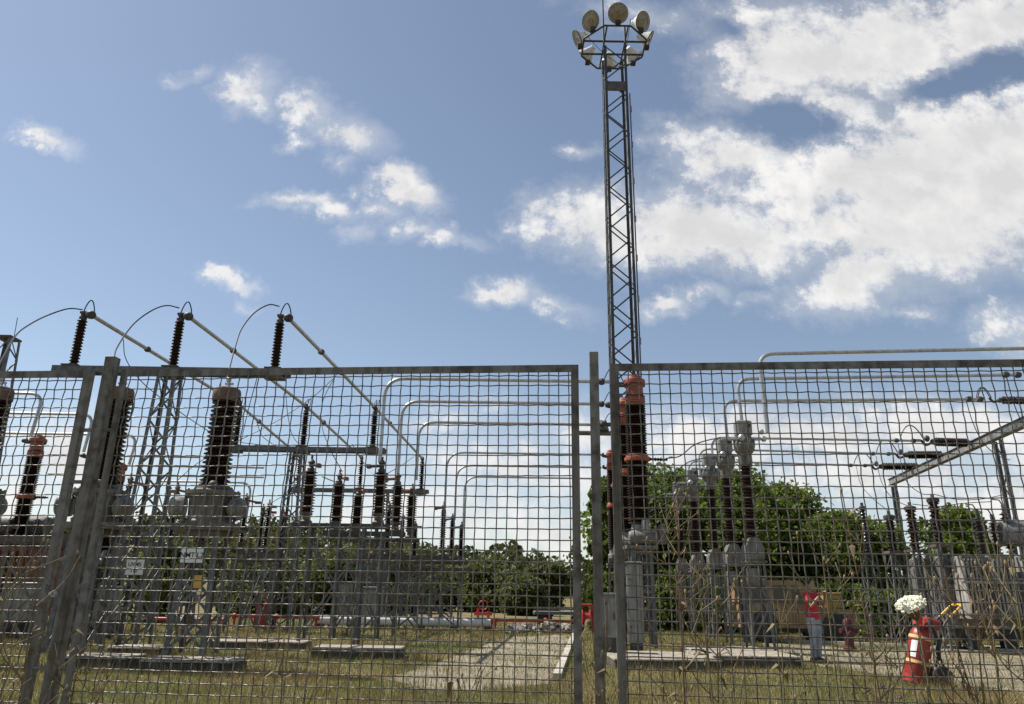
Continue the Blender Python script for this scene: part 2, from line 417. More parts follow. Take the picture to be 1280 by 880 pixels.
def tree(label, x, y, h, w, seed, leaf, n=7000, size=.13, trunk=.16, base=.25, group='broadleaf trees behind the yard', name='broadleaf_tree', cat='tree'):
    rs = np.random.RandomState(seed); root = thing(name, label, cat, (x, y, 0), group)
    tb = MB(); top = h * .62
    pts = [Vector((0, 0, -.1))]
    for k in range(1, 6): pts.append(Vector((rs.uniform(-.12, .12) * k * .4, rs.uniform(-.12, .12) * k * .4, top * k / 5)))
    tb.path(pts, .1, 8, [trunk * (1.25, 1, .82, .64, .46, .26)[k] for k in range(6)])
    lobes = []
    nl = 22
    for k in range(nl):
        zf = rs.uniform(base, .95); a = rs.uniform(0, 2 * math.pi)
        prof = math.sin(math.pi * min(1, max(.06, (zf - base + .12) / (1.05 - base + .12)) ** .8))
        rad = w / 2 * prof * rs.uniform(.35, .85)
        c = Vector((rad * math.cos(a), rad * math.sin(a), h * zf)); s = w * rs.uniform(.13, .24)
        c.z = min(c.z, h - s * .7)
        lobes.append((tuple(c), (s * rs.uniform(.8, 1.3), s * rs.uniform(.8, 1.3), s * rs.uniform(.6, .95))))
        st = pts[min(5, max(1, int(zf * 5)))]
        tb.path([st, st.lerp(c, .5) + Vector((0, 0, .1 * w * .2)), c], .05, 5, [trunk * .38, trunk * .24, trunk * .08])
    t = bpy.data.objects.new('trunk', tb.mesh('trunk', M['bark'])); COL.objects.link(t); t.parent = root
    P = crown_points(rs, n, lobes)
    # loose sprays that break the outline
    m_ = n // 7; k = rs.randint(0, nl, m_); d = rs.normal(size=(m_, 3)); d /= np.linalg.norm(d, axis=1)[:, None]
    Q = np.array([l[0] for l in lobes])[k] + d * np.array([l[1] for l in lobes])[k] * rs.uniform(.95, 1.35, m_)[:, None]
    P = np.vstack([P, Q]); P[:, 2] = np.maximum(P[:, 2], .05)
    c = bpy.data.objects.new('crown', leaf_mesh('crown', P, size, rs, leaf)); COL.objects.link(c); c.parent = root
    return root
def tree_px(label, px, ytop, wpx, Y, seed, leaf, **k):
    h = zat(ytop, Y, px); x = xat(px, Y, h * .6); w = wpx * Y / FPX
    return tree(label, x, Y, h, w, seed, leaf, **k)

tree_px('broad dark tree showing through the gap beside the thin middle fence post', 764, 590, 62, 36, 11, M['leafB'], n=9000, size=.15)
tree_px('tall leafy tree behind the nearest terracotta breaker column', 838, 580, 190, 38, 12, M['leafA'], n=14000, size=.14)
tree_px('leafy tree rising behind the grey headed instrument transformers', 925, 592, 185, 37, 13, M['leafA'], n=14000, size=.14)
tree_px('rounded bright tree above the ochre truck cab', 995, 604, 170, 39, 14, M['leafA'], n=13000, size=.14)
tree_px('lower tree with ragged top behind the wine red standpipe', 1066, 640, 150, 37, 15, M['leafA'], n=11000, size=.13)
tree_px('tree standing behind the transformer with the finned radiators', 1195, 636, 110, 36, 16, M['leafA'], n=8000, size=.14)
tree_px('small dense tree behind the far disconnectors of the yard', 690, 702, 58, 58, 17, M['leafD'], n=5000, size=.17, base=.12)
tree_px('wide green tree beyond the white pipeline end', 612, 700, 90, 60, 18, M['leafD'], n=6000, size=.18, base=.1)
tree_px('dark bushy tree between the far disconnector stands', 655, 722, 64, 52, 19, M['leafD'], n=5000, size=.16, base=.08)
tree_px('olive green tree behind the far disconnector stand', 560, 706, 90, 62, 20, M['leafD'], n=5500, size=.18, base=.08)
tree_px('yellow green young tree behind the small lettered plate', 205, 678, 90, 32, 21, M['leafC'], n=6000, size=.11, base=.15, trunk=.08)
tree_px('yellow green bush beside the long grey cabinet', 130, 696, 80, 34, 22, M['leafC'], n=5000, size=.11, base=.1, trunk=.07)
tree_px('slim olive tree behind the second gantry tower', 330, 700, 110, 46, 23, M['leafD'], n=5000, size=.15, base=.08)
tree_px('loose olive tree behind the near disconnector stands', 420, 690, 120, 50, 24, M['leafD'], n=6000, size=.16, base=.08)
tree_px('dark tree behind the standing grey control boxes', 500, 694, 100, 54, 25, M['leafD'], n=5000, size=.16, base=.08)
for i, (px, yt, wp, Y, lab) in enumerate([(1105, 742, 90, 28.5, 'low leafy shrub on the road edge behind the fire extinguisher trolley'), (1010, 722, 110, 33, 'dark shrub behind the ochre truck'),
        (1075, 735, 80, 32, 'dark shrub behind the wine red standpipe'), (1030, 785, 36, 25.5, 'small low bush by the truck wheel behind the person'),
        (915, 720, 100, 32, 'dark shrub under the trees behind the instrument transformers'), (850, 716, 120, 33, 'dark shrub between the breaker columns and the trees'), (760, 716, 70, 32, 'dark shrub behind the small bolted cabinet'), (1150, 735, 90, 30, 'leafy shrub behind the insulator stands by the transformer')]):
    tree_px(lab, px, yt, wp, Y, 40 + i, M['leafC'] if i == 3 else (M['leafA'] if i == 0 else M['leafB']), n=3500, size=.11, base=.05, trunk=.05, group='shrubs at the foot of the trees', name='shrub', cat='shrub')

# far wood on the hill: one mass
rs = np.random.RandomState(9); PP = []
for k in range(1100):
    x = rs.uniform(-260, 70); y = rs.uniform(98, 240)
    if x > 40 and rs.rand() < .5: continue
    h = rs.uniform(4.0, 7.5) * (1 if x < 10 else .75); wz = h * rs.uniform(.45, .8); z0 = hill_h(x, y)
    n = 130; t = rs.rand(n) ** 1.0; a = rs.uniform(0, 2 * math.pi, n); rr = wz * .6 * np.sin(np.pi * (.12 + .86 * t)) ** .7 * rs.uniform(.3, 1, n)
    PP.append(np.stack([x + rr * np.cos(a), y + rr * np.sin(a), z0 + .2 + t * h], 1))
me = leaf_mesh('wood_on_hill', np.vstack(PP), .42, rs, M['conifer'], .7)
wood = bpy.data.objects.new('wood_on_hill', me); COL.objects.link(wood)
tag(wood, 'far dark wood covering the low hill behind the yard', 'wood', kind='stuff')

# ------------------------------------------------------------------ fence
FA = Vector((-2.6, 3.64, 0)); FB = Vector((2.31, 3.19, 0)); FD = (FB - FA).normalized(); FN = Vector((FD.y, -FD.x, 0))   # FN points to the viewer
if FN.y > 0: FN = -FN
def fs(px, py):        # distance along the fence line of a photo pixel
    d = ray(px, py); t = (FA - Vector((0, 0, EYE))).dot(FN) / d.dot(FN)
    p = Vector((0, 0, EYE)) + d * t
    return (p - FA).dot(FD), p.z
def fpt(s, z, off=0.0): return FA + FD * s + FN * off + Vector((0, 0, z))
PITCHM = .0475
def fence_panel(s0, s1, z1, label, z0=.12):
    root = thing('wire_fence', label, 'fence', fpt((s0 + s1) / 2, 0), 'wire mesh fence panels')
    fr = MB(); w = .036
    fr.angle(fpt(s0, z0), fpt(s0, z1), w, FD, -FN, .0045)
    fr.angle(fpt(s1, z0), fpt(s1, z1), w, -FD, -FN, .0045)
    fr.angle(fpt(s0 + w, z1), fpt(s1 - w, z1), w, (0, 0, -1), -FN, .0045)
    fr.angle(fpt(s0 + w, z0), fpt(s1 - w, z0), w, (0, 0, 1), -FN, .0045)
    part('frame', fr, M['frame'], root, smooth=0)
    b = MB(); a0 = s0 + .012; a1 = s1 - .012; nx = int((a1 - a0 - .03) / PITCHM); nz = int((z1 - z0 - .05) / PITCHM)
    ox = (a1 - a0 - nx * PITCHM) / 2; r = .0029; amp = .0048; back = -.0085
    ph = random.uniform(0, 6)
    def bk(x, z): return .006 * math.sin(x * 3.1 + ph) * math.sin(z * 2.3 + ph) + .003 * math.sin(x * 9 + z * 5 + ph)
    def dx_(x, z): return .0016 * math.sin(z * 3.3 + ph + x * 2.0) + .0006 * math.sin(z * 11 + x * 7)
    def dz_(x, z): return .0018 * math.sin(x * 2.7 + ph * 2 + z) + .0006 * math.sin(x * 10 + z * 6)
    xs = [a0 + ox + k * PITCHM for k in range(nx + 1)]; zt = z1 - .05; zs = [zt - k * PITCHM for k in range(nz + 1)]
    for i, x in enumerate(xs):
        jit = random.uniform(-.0014, .0014)
        pts = [fpt(x + jit, z1 - .008, back)]
        for j, z in enumerate(zs):
            sg = 1 if (i + j) % 2 else -1
            pts.append(fpt(x + jit + dx_(x, z) + random.uniform(-.0008, .0008), z, back + sg * amp + bk(x, z)))
            pts.append(fpt(x + jit + dx_(x, z), z - PITCHM / 2, back + bk(x, z)))
        pts.append(fpt(x, z0 + .008, back)); b.path(pts, r, 5)
    for j, z in enumerate(zs):
        jit = random.uniform(-.0014, .0014)
        pts = [fpt(a0, z + jit, back)]
        for i, x in enumerate(xs):
            sg = -1 if (i + j) % 2 else 1
            pts.append(fpt(x, z + jit + dz_(x, z) + random.uniform(-.0008, .0008), back + sg * amp + bk(x, z)))
            if i < nx: pts.append(fpt(x + PITCHM / 2, z + jit + dz_(x, z), back + bk(x, z)))
        pts.append(fpt(a1, z + jit, back)); b.path(pts, r, 5)
    part('wire_mesh', b, M['wire'], root, smooth=80)
    return root
sL1 = fs(114, 463)[0]; sM0, zM = fs(152, 462); sM1 = fs(723, 453)[0]; sR0 = fs(762, 455)[0]
fence_panel(sL1 - 2.3, sL1, fs(100, 463)[1], 'mesh fence panel beyond the thick leaning post, cut by the photo edge')
fence_panel(sM0, sM1, zM, 'mesh fence panel between the thick leaning post and the thin post')
fence_panel(sR0, sR0 + 2.6, fs(780, 454.5)[1], 'mesh fence panel in front of the terracotta breakers and the person')
def fpost(s, w, ztop, label, hinges, extra=False):
    root = thing('fence_post', label, 'fence post', fpt(s, 0, -.02), 'steel fence posts')
    b = MB(); c = fpt(s, 0, -.01); rz = Matrix.Rotation(math.atan2(FD.y, FD.x), 3, 'Z')
    b.bbox(c + Vector((0, 0, ztop / 2 - .1)), (w, w * 1.05, ztop + .2), .003, rz)
    part('post', b, M['frame'], root, smooth=20)
    for z, s0, s1 in hinges:
        part('hinge', MB().tube(fpt(s0, z, -.01), fpt(s1, z, -.01), .009, 8), M['frame'], root)
    return root
sP, zP = fs(140, 446); sQ, zQ = fs(742, 440)
h1 = [fs(115, 537)[1], fs(100, 602)[1], fs(80, 700)[1], fs(50, 835)[1]]
pl = fpost(sP, .052, zP, 'thick steel fence post at the joint of two panels, with a bolt head', [(z, sL1 - .004, sM0 + .004) for z in h1])
s_, z_ = fs(72, 742)
bb = MB(); bb.lathe([(.0, 0), (.014, 0), (.016, .006), (.014, .012), (.008, .014), (.008, .03)], fpt(s_, z_, .022), FN, 12)
part('bolt', bb, M['alu'], pl)
wb = MB(); wb.path([fpt(s_ - .03 + .02 * math.sin(t * .9), z_ + .008 * t - .02 + .015 * math.cos(t * 2.1), .025 + .006 * math.sin(t)) for t in range(9)], .002, 5)
part('binding_wire', wb, M['wire'], pl)
fpost(sQ, .043, zQ, 'thin steel fence post standing alone in the gap between two panels', [])

# ------------------------------------------------------------------ plinths
def plinth(label, px0, px1, yfront, yback, h, skew=0):
    a = gp(px0, yfront); b = gp(px1, yfront); ymid = (a.y + b.y) / 2; c = gp((px0 + px1) / 2, yback, h)
    x0 = a.x; x1 = b.x; y0 = ymid; y1 = max(c.y, y0 + .8)
    o = thing('concrete_plinth', label, 'plinth', ((x0 + x1) / 2, (y0 + y1) / 2, 0), 'concrete plinths under the equipment')
    part('block', MB().bbox(((x0 + x1) / 2, (y0 + y1) / 2, h / 2 - .06), (x1 - x0, y1 - y0, h + .04), .02), M['concd'], o, smooth=20)  # shade of the front and side faces is put into the darker colour
    part('lit_top', MB().bbox(((x0 + x1) / 2, (y0 + y1) / 2, h - .02), (x1 - x0 + .02, y1 - y0 + .02, .04), .012), M['conc'], o, smooth=20)  # thin paler cap, split off so only the top keeps a sunlit tone
    return (x0, x1, y0, y1, h)
PL = []
PL.append(plinth('low concrete plinth carrying the transformer with the NMT plate', 168, 292, 841, 825, .2))
PL.append(plinth('concrete plinth behind the joint of two fence panels', 62, 158, 836, 818, .2))
PL.append(plinth('concrete plinth under the front lattice gantry tower', 128, 198, 822, 809, .2))
PL.append(plinth('long concrete plinth under the second gantry tower', 255, 382, 813, 801, .2))
PL.append(plinth('concrete plinth under the front disconnector stand', 385, 500, 824, 806, .22))
PL.append(plinth('concrete plinth under the nearest breaker column', 770, 900, 838, 814, .2))
PL.append(plinth('broad concrete plinth under the instrument transformers', 895, 1000, 836, 808, .24))
PL.append(plinth('small concrete block at the edge of the instrument transformer plinth', 868, 894, 832, 816, .24))

# ------------------------------------------------------------------ lattice gantries with post insulators and bus tubes
def gantry(label, Y, zb, x0, x1, towers, tops, z1, w=.62, beam=.17, nshed=15, shed=.125, mbeam='galv'):
    root = thing('bus_gantry', label, 'gantry', (towers[0], Y, 0), 'steel gantries carrying the bus tubes')
    for tx in towers: lattice(root, (tx, Y), w * 1.3, w * .75, .0, zb - beam, .62, .085, .05)
    bm_ = MB()
    for dy in (-.16, .16):
        bm_.box(((x0 + x1) / 2, Y + dy, zb - beam / 2), (x1 - x0, .03, beam)); bm_.box(((x0 + x1) / 2, Y + dy * .7, zb - .012), (x1 - x0, .08, .018))
    part('beam', bm_, M[mbeam], root, smooth=0)
    for x, zt in tops:
        pl_ = MB(); pl_.box((x, Y, zb + .02), (.42, .42, .035)); pl_.box((x, Y, zb - beam - .03), (.5, .46, .05)); part('mounting_plate', pl_, M['rustbeam'], root, smooth=0)
        ins = insulator_mb((x, Y, 0), zb + .04, zt - .1, shed * .62, shed, nshed); i_ = part('post_insulator', ins, M['porc'], root)
        cp = MB(); cp.lathe([(.0, -.12), (.09, -.12), (.095, -.03), (.07, 0), (.06, .07), (0, .08)], (x, Y, zt), n=12); cp.box((x, Y, zt + .09), (.16, .12, .06)); part('cap', cp, M['dgalv'], i_)
    return root
Z8 = 8.45
G1 = dict(Y=18.5); X1 = [xat(104, 18.5, zat(397, 18.5, 104)), xat(226, 18.5, zat(397, 18.5, 226)), xat(351, 18.5, zat(396, 18.5, 351))]
zt1 = zat(397, 18.5, 226); zb1 = zat(461, 18.5, 226)
gantry('tall lattice gantry with three insulators standing above the fence top', 18.5, zb1, xat(70, 18.5, zb1), xat(362, 18.5, zb1), [xat(212, 18.5, zb1 - .3)], [(x, zt1) for x in X1], zt1)
Y2 = 27.2; zt2 = zat(513, Y2, 426); zb2 = zat(560, Y2, 426)
X2 = [xat(300, Y2, zt2), xat(383, Y2, zt2), xat(469, Y2, zt2)]
gantry('second lattice gantry, with its beam just below the middle of the mesh', Y2, zb2, xat(288, Y2, zb2), xat(482, Y2, zb2), [xat(372, Y2, zb2 - .3)], [(x, zt2) for x in X2], zt2)
Y3 = 37.0; zt3 = zat(576, Y3, 500); zb3 = zat(612, Y3, 500)
X3 = [xat(375, Y3, zt3) , xat(452, Y3, zt3), xat(528, Y3, zt3)]
gantry('far lattice gantry behind the disconnectors, thinnest in view', Y3, zb3, xat(362, Y3, zb3), xat(536, Y3, zb3), [xat(480, Y3, zb3 - .3)], [(x, zt3) for x in X3], zt3, nshed=13)
nm = ['bus tube sloping back from the insulator beside the thick fence post', 'bus tube sloping back from the middle front gantry insulator', 'bus tube sloping back from the gantry insulator above the brown capped transformer']
for k in range(3):
    t = thing('bus_tube', nm[k], 'bus tube', (X1[k], 18.5, zt1 + .1), 'tubes running back over the gantries')
    pts = [Vector((X1[k] + .22, 18.45, zt1 + .02)), Vector((X2[k], Y2, zt2 + .12)), Vector((X3[k], Y3, zt3 + .12))]
    part('tube', MB().path(pts, .055, 10), M['alu'], t)
    for f in (.0, .30, .52, .985):
        p = pts[0].lerp(pts[1], f); part('clamp', MB().ball(p, .12 if f == 0 else .095, 10, (1.1, 1.1, .95)), M['dgalv'], t)
    for f in (.25, .99): part('clamp', MB().ball(pts[1].lerp(pts[2], f), .1, 8), M['dgalv'], t)
    lp = MB(); c = Vector((X1[k], 18.5, zt1 + .12))
    lp.path([c + Vector((-.02 + .30 * (t_ / 10), 0, .36 * math.sin(math.pi * t_ / 10) ** .8 - .06 * t_ / 10)) for t_ in range(11)], .017, 6)
    part('flexible_link', lp, M['cable'], t)
    for dx in (-.05, .05):
        lp = MB(); c2 = Vector((X2[k] + dx, Y2, zt2 + .1)); lp.path([c2 + Vector((.08 * math.sin(t_ * .3), .18 * math.cos(t_ * math.pi / 10), .32 * math.sin(t_ * math.pi / 10))) for t_ in range(11)], .014, 5)
        part('flexible_link', lp, M['cable'], t)

# lattice tower cut by the photo edge
tw = thing('lattice_tower', 'lattice tower with a thin lightning spike, cut by the photo edge', 'tower', (xat(6, 19.6, 7.8), 19.6, 0))
lattice(tw, (xat(8, 19.6, 7.6), 19.6), 1.0, .42, 0, zat(424, 19.6, 8), .55, .07, .04)
tp = MB(); c = at(9, 424, 19.6); tp.box(c + Vector((0, 0, .02)), (.5, .5, .05)); tp.path([c + Vector((.18, 0, 0)), at(22, 397, 19.6)], .01, 5); part('spike', tp, M['dgalv'], tw, smooth=0)

# ------------------------------------------------------------------ NMT transformers
def current_transformer(label):
    root = thing('current_transformer', label, 'transformer', (0, 0, 0), 'brown capped transformers in the front row')
    P = lambda n, b, m, **k: part(n, b, m, root, False, **k)
    base = .24
    for ix in (-1, 1):
        for iy in (-1, 1):
            P('leg', MB().angle((ix * .36, iy * .36, base), (ix * .3, iy * .3, 2.38), .085, (-ix, 0, 0), (0, -iy, 0), .014), M['galv'], smooth=0)
    b = MB()
    for (z0, z1) in ((.3, .95), (.95, 1.6)):
        w0 = .35 - .06 * (z0 - .24) / 2.1; w1 = .35 - .06 * (z1 - .24) / 2.1
        for s in (-1, 1):
            b.bar((-w0, s * w0, z0), (w1, s * w1, z1), .055, .008, (0, s, 0)); b.bar((w0, s * w0 * .97, z0), (-w1, s * w1 * .97, z1), .055, .008, (0, s, 0))
            b.bar((s * w0, -w0, z0), (s * w1, w1, z1), .055, .008, (s, 0, 0)); b.bar((s * w0 * .97, w0, z0), (s * w1 * .97, -w1, z1), .055, .008, (s, 0, 0))
    P('bracing', b, M['galv'], smooth=0)
    b = MB(); b.box((0, 0, 2.42), (1.15, .8, .05)); b.box((0, -.38, 2.47), (1.45, .06, .08)); b.box((0, .38, 2.47), (1.45, .06, .08)); b.box((0, 0, 2.34), (.62, .62, .1))
    P('platform', b, M['tank'], smooth=0)
    b = MB().lathe([(0, 2.46), (.43, 2.46), (.43, 2.56), (.40, 2.6), (.42, 3.0), (.47, 3.02), (.5, 3.05), (.5, 3.12), (.36, 3.16), (.34, 3.22), (0, 3.22)], n=24); t_ = P('tank', b, M['tank'])
    b = MB()
    for k in range(16):
        a = k * math.pi / 8; b.tube((.475 * math.cos(a), .475 * math.sin(a), 3.0), (.475 * math.cos(a), .475 * math.sin(a), 3.15), .02, 6)
    b.ball((.12, -.38, 3.2), .1, 10, (1, .6, 1))
    part('flange_bolt', b, M['dgalv'], t_, False)
    b = MB().lathe([(0, 0), (.19, 0), (.2, .03), (.2, .24), (.17, .27), (0, .27)], (-.44, -.12, 2.82), (-1, -.2, 0), 16); P('terminal_drum', b, M['lgrey'])
    b = MB().lathe([(0, 0), (.14, 0), (.2, .05), (.22, .13), (.2, .2), (.1, .26), (0, .27)], (.43, -.12, 2.8), (1, -.35, 0), 16); P('expansion_bulb', b, M['grey'])
    P('insulator', insulator_mb((0, 0, 0), 3.22, 4.92, .2, .29, 20, 20, .88), M['porc'])
    cap = P('cap', MB().lathe([(0, 4.9), (.25, 4.9), (.27, 4.93), (.27, 5.1), (.25, 5.16), (.16, 5.2), (0, 5.21)], n=20), M['capbrown'])
    b = MB(); b.tube((0, 0, 5.2), (0, 0, 5.36), .03, 8); b.ball((0, 0, 5.36), .055, 8); b.tube((-.16, 0, 5.18), (-.16, 0, 5.28), .022, 6); b.box((.02, 0, 5.28), (.16, .05, .04))
    part('terminal', b, M['alu'], cap, False)
    b = MB(); b.path(spline([(.26, -.05, 5.0), (.34, -.08, 4.85), (.33, -.06, 4.6), (.3, -.04, 4.5)], 4), .015, 5); b.path(spline([(.3, -.25, 3.2), (.42, -.2, 2.95), (.5, -.1, 2.5), (.35, -.2, 1.6), (.33, -.25, .3)], 5), .025, 6)
    P('conduit', b, M['dark'])
    return root
Yc = 14.45
cx = [xat(284, Yc, 5.1), xat(147, Yc, 5.1), xat(-9, Yc, 5.1)]
ct = current_transformer('brown capped transformer with the NMT plate on its stand'); ct.location = (cx[0], Yc, 0)
dup(ct, (cx[1], Yc + .1, 0), 'brown capped transformer half hidden behind the thick fence post')
dup(ct, (cx[2], Yc + .2, 0), 'brown capped transformer cut by the photo edge')

def plate(label, p, w, h, lines, tilt=0, m='white'):
    root = thing('name_plate', label, 'sign plate', p)
    b = MB().box(p, (w, .012, h)); part('plate', b, M[m], root, smooth=0)
    for k, (tx, sz, dz) in enumerate(lines):
        cu = bpy.data.curves.new('lettering', 'FONT'); cu.body = tx; cu.size = sz; cu.align_x = 'CENTER'; cu.align_y = 'CENTER'; cu.extrude = .001; cu.offset = .002
        to = bpy.data.objects.new('lettering', cu); to.rotation_euler = (R(90), 0, 0); COL.objects.link(to)
        bpy.context.view_layer.update()
        me = bpy.data.meshes.new_from_object(to.evaluated_get(bpy.context.evaluated_depsgraph_get())); bpy.data.objects.remove(to)
        me.materials.clear(); me.materials.append(M['letters'])
        o = bpy.data.objects.new('lettering', me); o.rotation_euler = (R(90), 0, 0); o.location = (0, -.009, dz); COL.objects.link(o); o.parent = root
    return root
p = at(240, 694, Yc - .42); plate('white plate lettered NMT L2 on the transformer stand', p, .4, .26, [('NMT L2', .125, 0)])
p = at(168, 709, 18.0); plate('small white plate with two lines on the gantry tower', p, .42, .34, [('UVMS', .12, .06), ('110', .11, -.08)])
p = at(247, 727, Yc - .36); b = MB().box(p, (.14, .012, .22)); solo('warning_plate', b, M['yellow'], 'small yellow warning plate under the NMT plate', 'sign plate', smooth=0)

# ------------------------------------------------------------------ breakers
def breaker(label, group, s=1.0, head='terra'):
    """two stacked porcelain columns with painted flanges and head, on a pipe stand"""
    root = thing('circuit_breaker', label, 'circuit breaker', (0, 0, 0), group); P = lambda n, b, m, **k: part(n, b, m, root, False, **k)
    for x, y in ((-.3, -.25), (.3, -.25), (-.3, .25), (.3, .25)):
        P('leg', MB().angle((x, y, .16), (x * .9, y * .9, 2.5), .09, (-x, 0, 0), (0, -y, 0), .012), M['galv'], smooth=0)
    b = MB(); b.bar((-.29, -.24, .4), (.28, -.22, 1.4), .05, .008, (0, 1, 0)); b.bar((.29, -.235, .4), (-.28, -.215, 1.4), .05, .008, (0, 1, 0)); b.bar((-.3, -.24, 1.45), (.3, -.24, 1.45), .06, .01, (0, 1, 0)); b.bar((-.3, .24, 1.45), (.3, .24, 1.45), .06, .01, (0, 1, 0))
    P('bracing', b, M['galv'], smooth=0)
    b = MB(); b.box((0, 0, 2.52), (.8, .66, .08)); b.lathe([(0, -.36), (.15, -.36), (.17, -.33), (.17, .33), (.15, .36), (0, .36)], (.05, -.2, 2.74), (1, 0, 0), 16); b.tube((.52, -.2, 2.6), (.52, -.2, 2.98), .11, 12); b.ball((.52, -.2, 2.98), .11, 10)
    P('drive_housing', b, M['grey'])
    b = MB(); b.lathe([(0, 2.8), (.26, 2.8), (.27, 2.86), (.22, 2.92), (.2, 3.08), (0, 3.1)], n=20); b.lathe([(.11, 0), (.12, .02), (.12, .28), (.09, .36), (0, .38)], (.12, -.24, 2.86), n=14)
    P('gear_case', b, M['lgrey'])
    P('lower_insulator', insulator_mb((0, 0, 0), 3.1, 4.72, .21, .285, 24, 20), M['porc'])
    f = P('flange', MB().lathe([(0, 4.7), (.29, 4.7), (.33, 4.73), (.33, 4.8), (.29, 4.82), (.29, 4.87), (.25, 4.9), (0, 4.9)], n=24), M[head])
    b = MB(); b.lathe(sheds(0, .42, .03, .055, 6), (.31, 0, 4.78), (1, 0, -.02), 10); b.tube((.72, 0, 4.77), (.8, 0, 4.77), .03, 8); part('terminal_insulator', b, M['porc'], f, False)
    P('upper_insulator', insulator_mb((0, 0, 0), 4.9, 6.5, .21, .28, 24, 20), M['porc'])
    b = MB().lathe([(0, 6.22), (.25, 6.22), (.27, 6.26), (.27, 6.42), (.24, 6.46), (.24, 6.56), (.23, 6.6), (.235, 6.78), (.29, 6.8), (.3, 6.86), (.29, 6.92), (.22, 6.95), (.2, 7.02), (.12, 7.07), (0, 7.08)], n=24)
    h = P('head', b, M[head])
    b = MB()
    for k in range(12):
        a = k * math.pi / 6; b.tube((.265 * math.cos(a), .265 * math.sin(a), 6.74), (.265 * math.cos(a), .265 * math.sin(a), 6.9), .022, 6)
    b.box((-.36, 0, 6.8), (.16, .1, .12)); b.lathe([(0, 0), (.09, .0), (.1, .06), (.07, .16), (0, .18)], (-.42, 0, 6.85), (-1, 0, 0), 10); part('terminal_clamp', b, M['dgalv'], h, False)
    return root
TB = 6.9
Yb = [19.5, 22.0, 24.5]
gb = 'terracotta headed breakers in one receding row'
br = breaker('terracotta headed breaker nearest the fence, standing in full view', gb); br.location = (xat(793, 19.5, 6.7), 19.5, 0)
dup(br, (xat(781, Yb[1], 6.7), Yb[1], 0), 'second terracotta breaker, half hidden behind the nearest one')
dup(br, (xat(774, Yb[2], 6.7), Yb[2], 0), 'third terracotta breaker, mostly hidden by the fence frame')
gb2 = 'far small terracotta breakers in a receding row'
Yf = [30.5, 33.5, 36.5]
for k, lb in enumerate(['front one of the far small breakers behind the thin fence post', 'middle one of the far small breakers behind the thin fence post', 'rear one of the far small breakers behind the thin fence post']):
    c = dup(br, (xat(763, Yf[k], 6.7), Yf[k], 0), lb, gb2); c.scale = (.62, .62, 1)
gb3 = 'terracotta breakers behind the thick fence post'
for k, (px, Y, lb) in enumerate([(47, 22.0, 'terracotta headed breaker standing clear on the far side of the thick post'), (118, 24.5, 'terracotta breaker hidden behind the thick fence post and its frames'), (150, 27.0, 'terracotta breaker with a red arm just past the thick post')]):
    c = dup(br, (xat(px, Y, 5.4), Y, 0), lb, gb3); c.scale = (.8, .8, .8)

# ------------------------------------------------------------------ long aluminium tubes
def tube_thing(label, pts, r, group, rad=.45, clamps=()):
    root = thing('aluminium_tube', label, 'tube conductor', pts[0], group)
    part('tube', MB().path(rounded(pts, rad), r, 10), M['alu'], root)
    if clamps:
        for c in clamps: part('clamp', MB().ball(c, r * 2.0, 8).tube(Vector(c) - Vector((r * 1.5, 0, 0)), Vector(c) + Vector((r * 1.5, 0, 0)), r * 1.6, 8), M['dgalv'], root)
    return root
gt = 'bent tubes from the disconnectors to the breakers'
names = ['highest', 'second highest', 'third']
for k, (ym, px, pyb) in enumerate([(475, 482, 640), (503, 503, 590), (529, 524, 596)]):
    Y = Yb[k]; z = zat(ym, Y, 620); xl = xat(px, Y, z)
    yd = zat([578, 592, 600][k], Y, px)
    end = Vector((xat([778, 768, 764][k], Y, z), Y, z))
    tube_thing('%s bent tube joining a disconnector to the terracotta breakers' % names[k], [(xl, Y, yd), (xl, Y, z), (end.x - .35, Y, z)], .05, gt, .55, [(xat(752, Y, z), Y, z)])
    lp = MB(); c = Vector((xat(754, Y, z), Y, z)); lp.path([c + Vector((.55 * t_ / 10, 0, .42 * math.sin(math.pi * t_ / 10))) for t_ in range(11)], .015, 5)
    solo('jumper_loop', lp, M['cable'], 'small cable loop over the end of the %s tube in the post gap' % names[k], 'cable', 'jumper loops in the fence post gap')
for k, (ym, px) in enumerate([(567, 559), (583, 571), (597, 581)]):
    Y = Yf[k]; z = zat(ym, Y, 660); xl = xat(px, Y, z)
    yd = zat([637, 650, 660][k], Y, px)
    tube_thing('%s of the three thin far tubes before the pale cloud band' % ['upper', 'middle', 'lower'][k], [(xl, Y, yd), (xl, Y, z), (xat(752, Y, z), Y, z)], .045, 'thin far bent tubes', .7, [(xat(746, Y, z), Y, z)])
# tubes on the far side of the thick post
for k, (ym, px, Y) in enumerate([(492, 55, 22.0), (517, 118, 24.5), (542, 172, 27.0)]):
    z = zat(ym, Y, 60); xl = xat(px, Y, z); yd = 5.6
    tube_thing('bent tube rising from the %s breaker past the thick post' % ['clear standing', 'hidden', 'red armed'][k], [(xl - .12, Y, yd), (xl, Y, z), (xl - 6, Y, z)], .05, 'bent tubes behind the far panel', .45)
z = zat(603, 30, 300); tube_thing('short bent tube beside the brown capped transformer tank', [(xat(313, 30, z), 30, zat(652, 30, 312)), (xat(315, 30, z), 30, z), (xat(200, 30, z), 30, z)], .045, 'bent tubes behind the far panel', .5)
for k, (y, px0, px1, Y) in enumerate([(570, 60, 250, 27), (582, 60, 330, 30), (594, 60, 330, 33)]):
    z = zat(y, Y, 160); solo('aluminium_tube', MB().tube((xat(px0, Y, z), Y, z), (xat(px1, Y, z), Y, z), .04, 8), M['alu'], '%s straight thin tube crossing behind the front gantry tower' % ['top', 'middle', 'bottom'][k], 'tube conductor', 'straight thin tubes behind the front gantry')
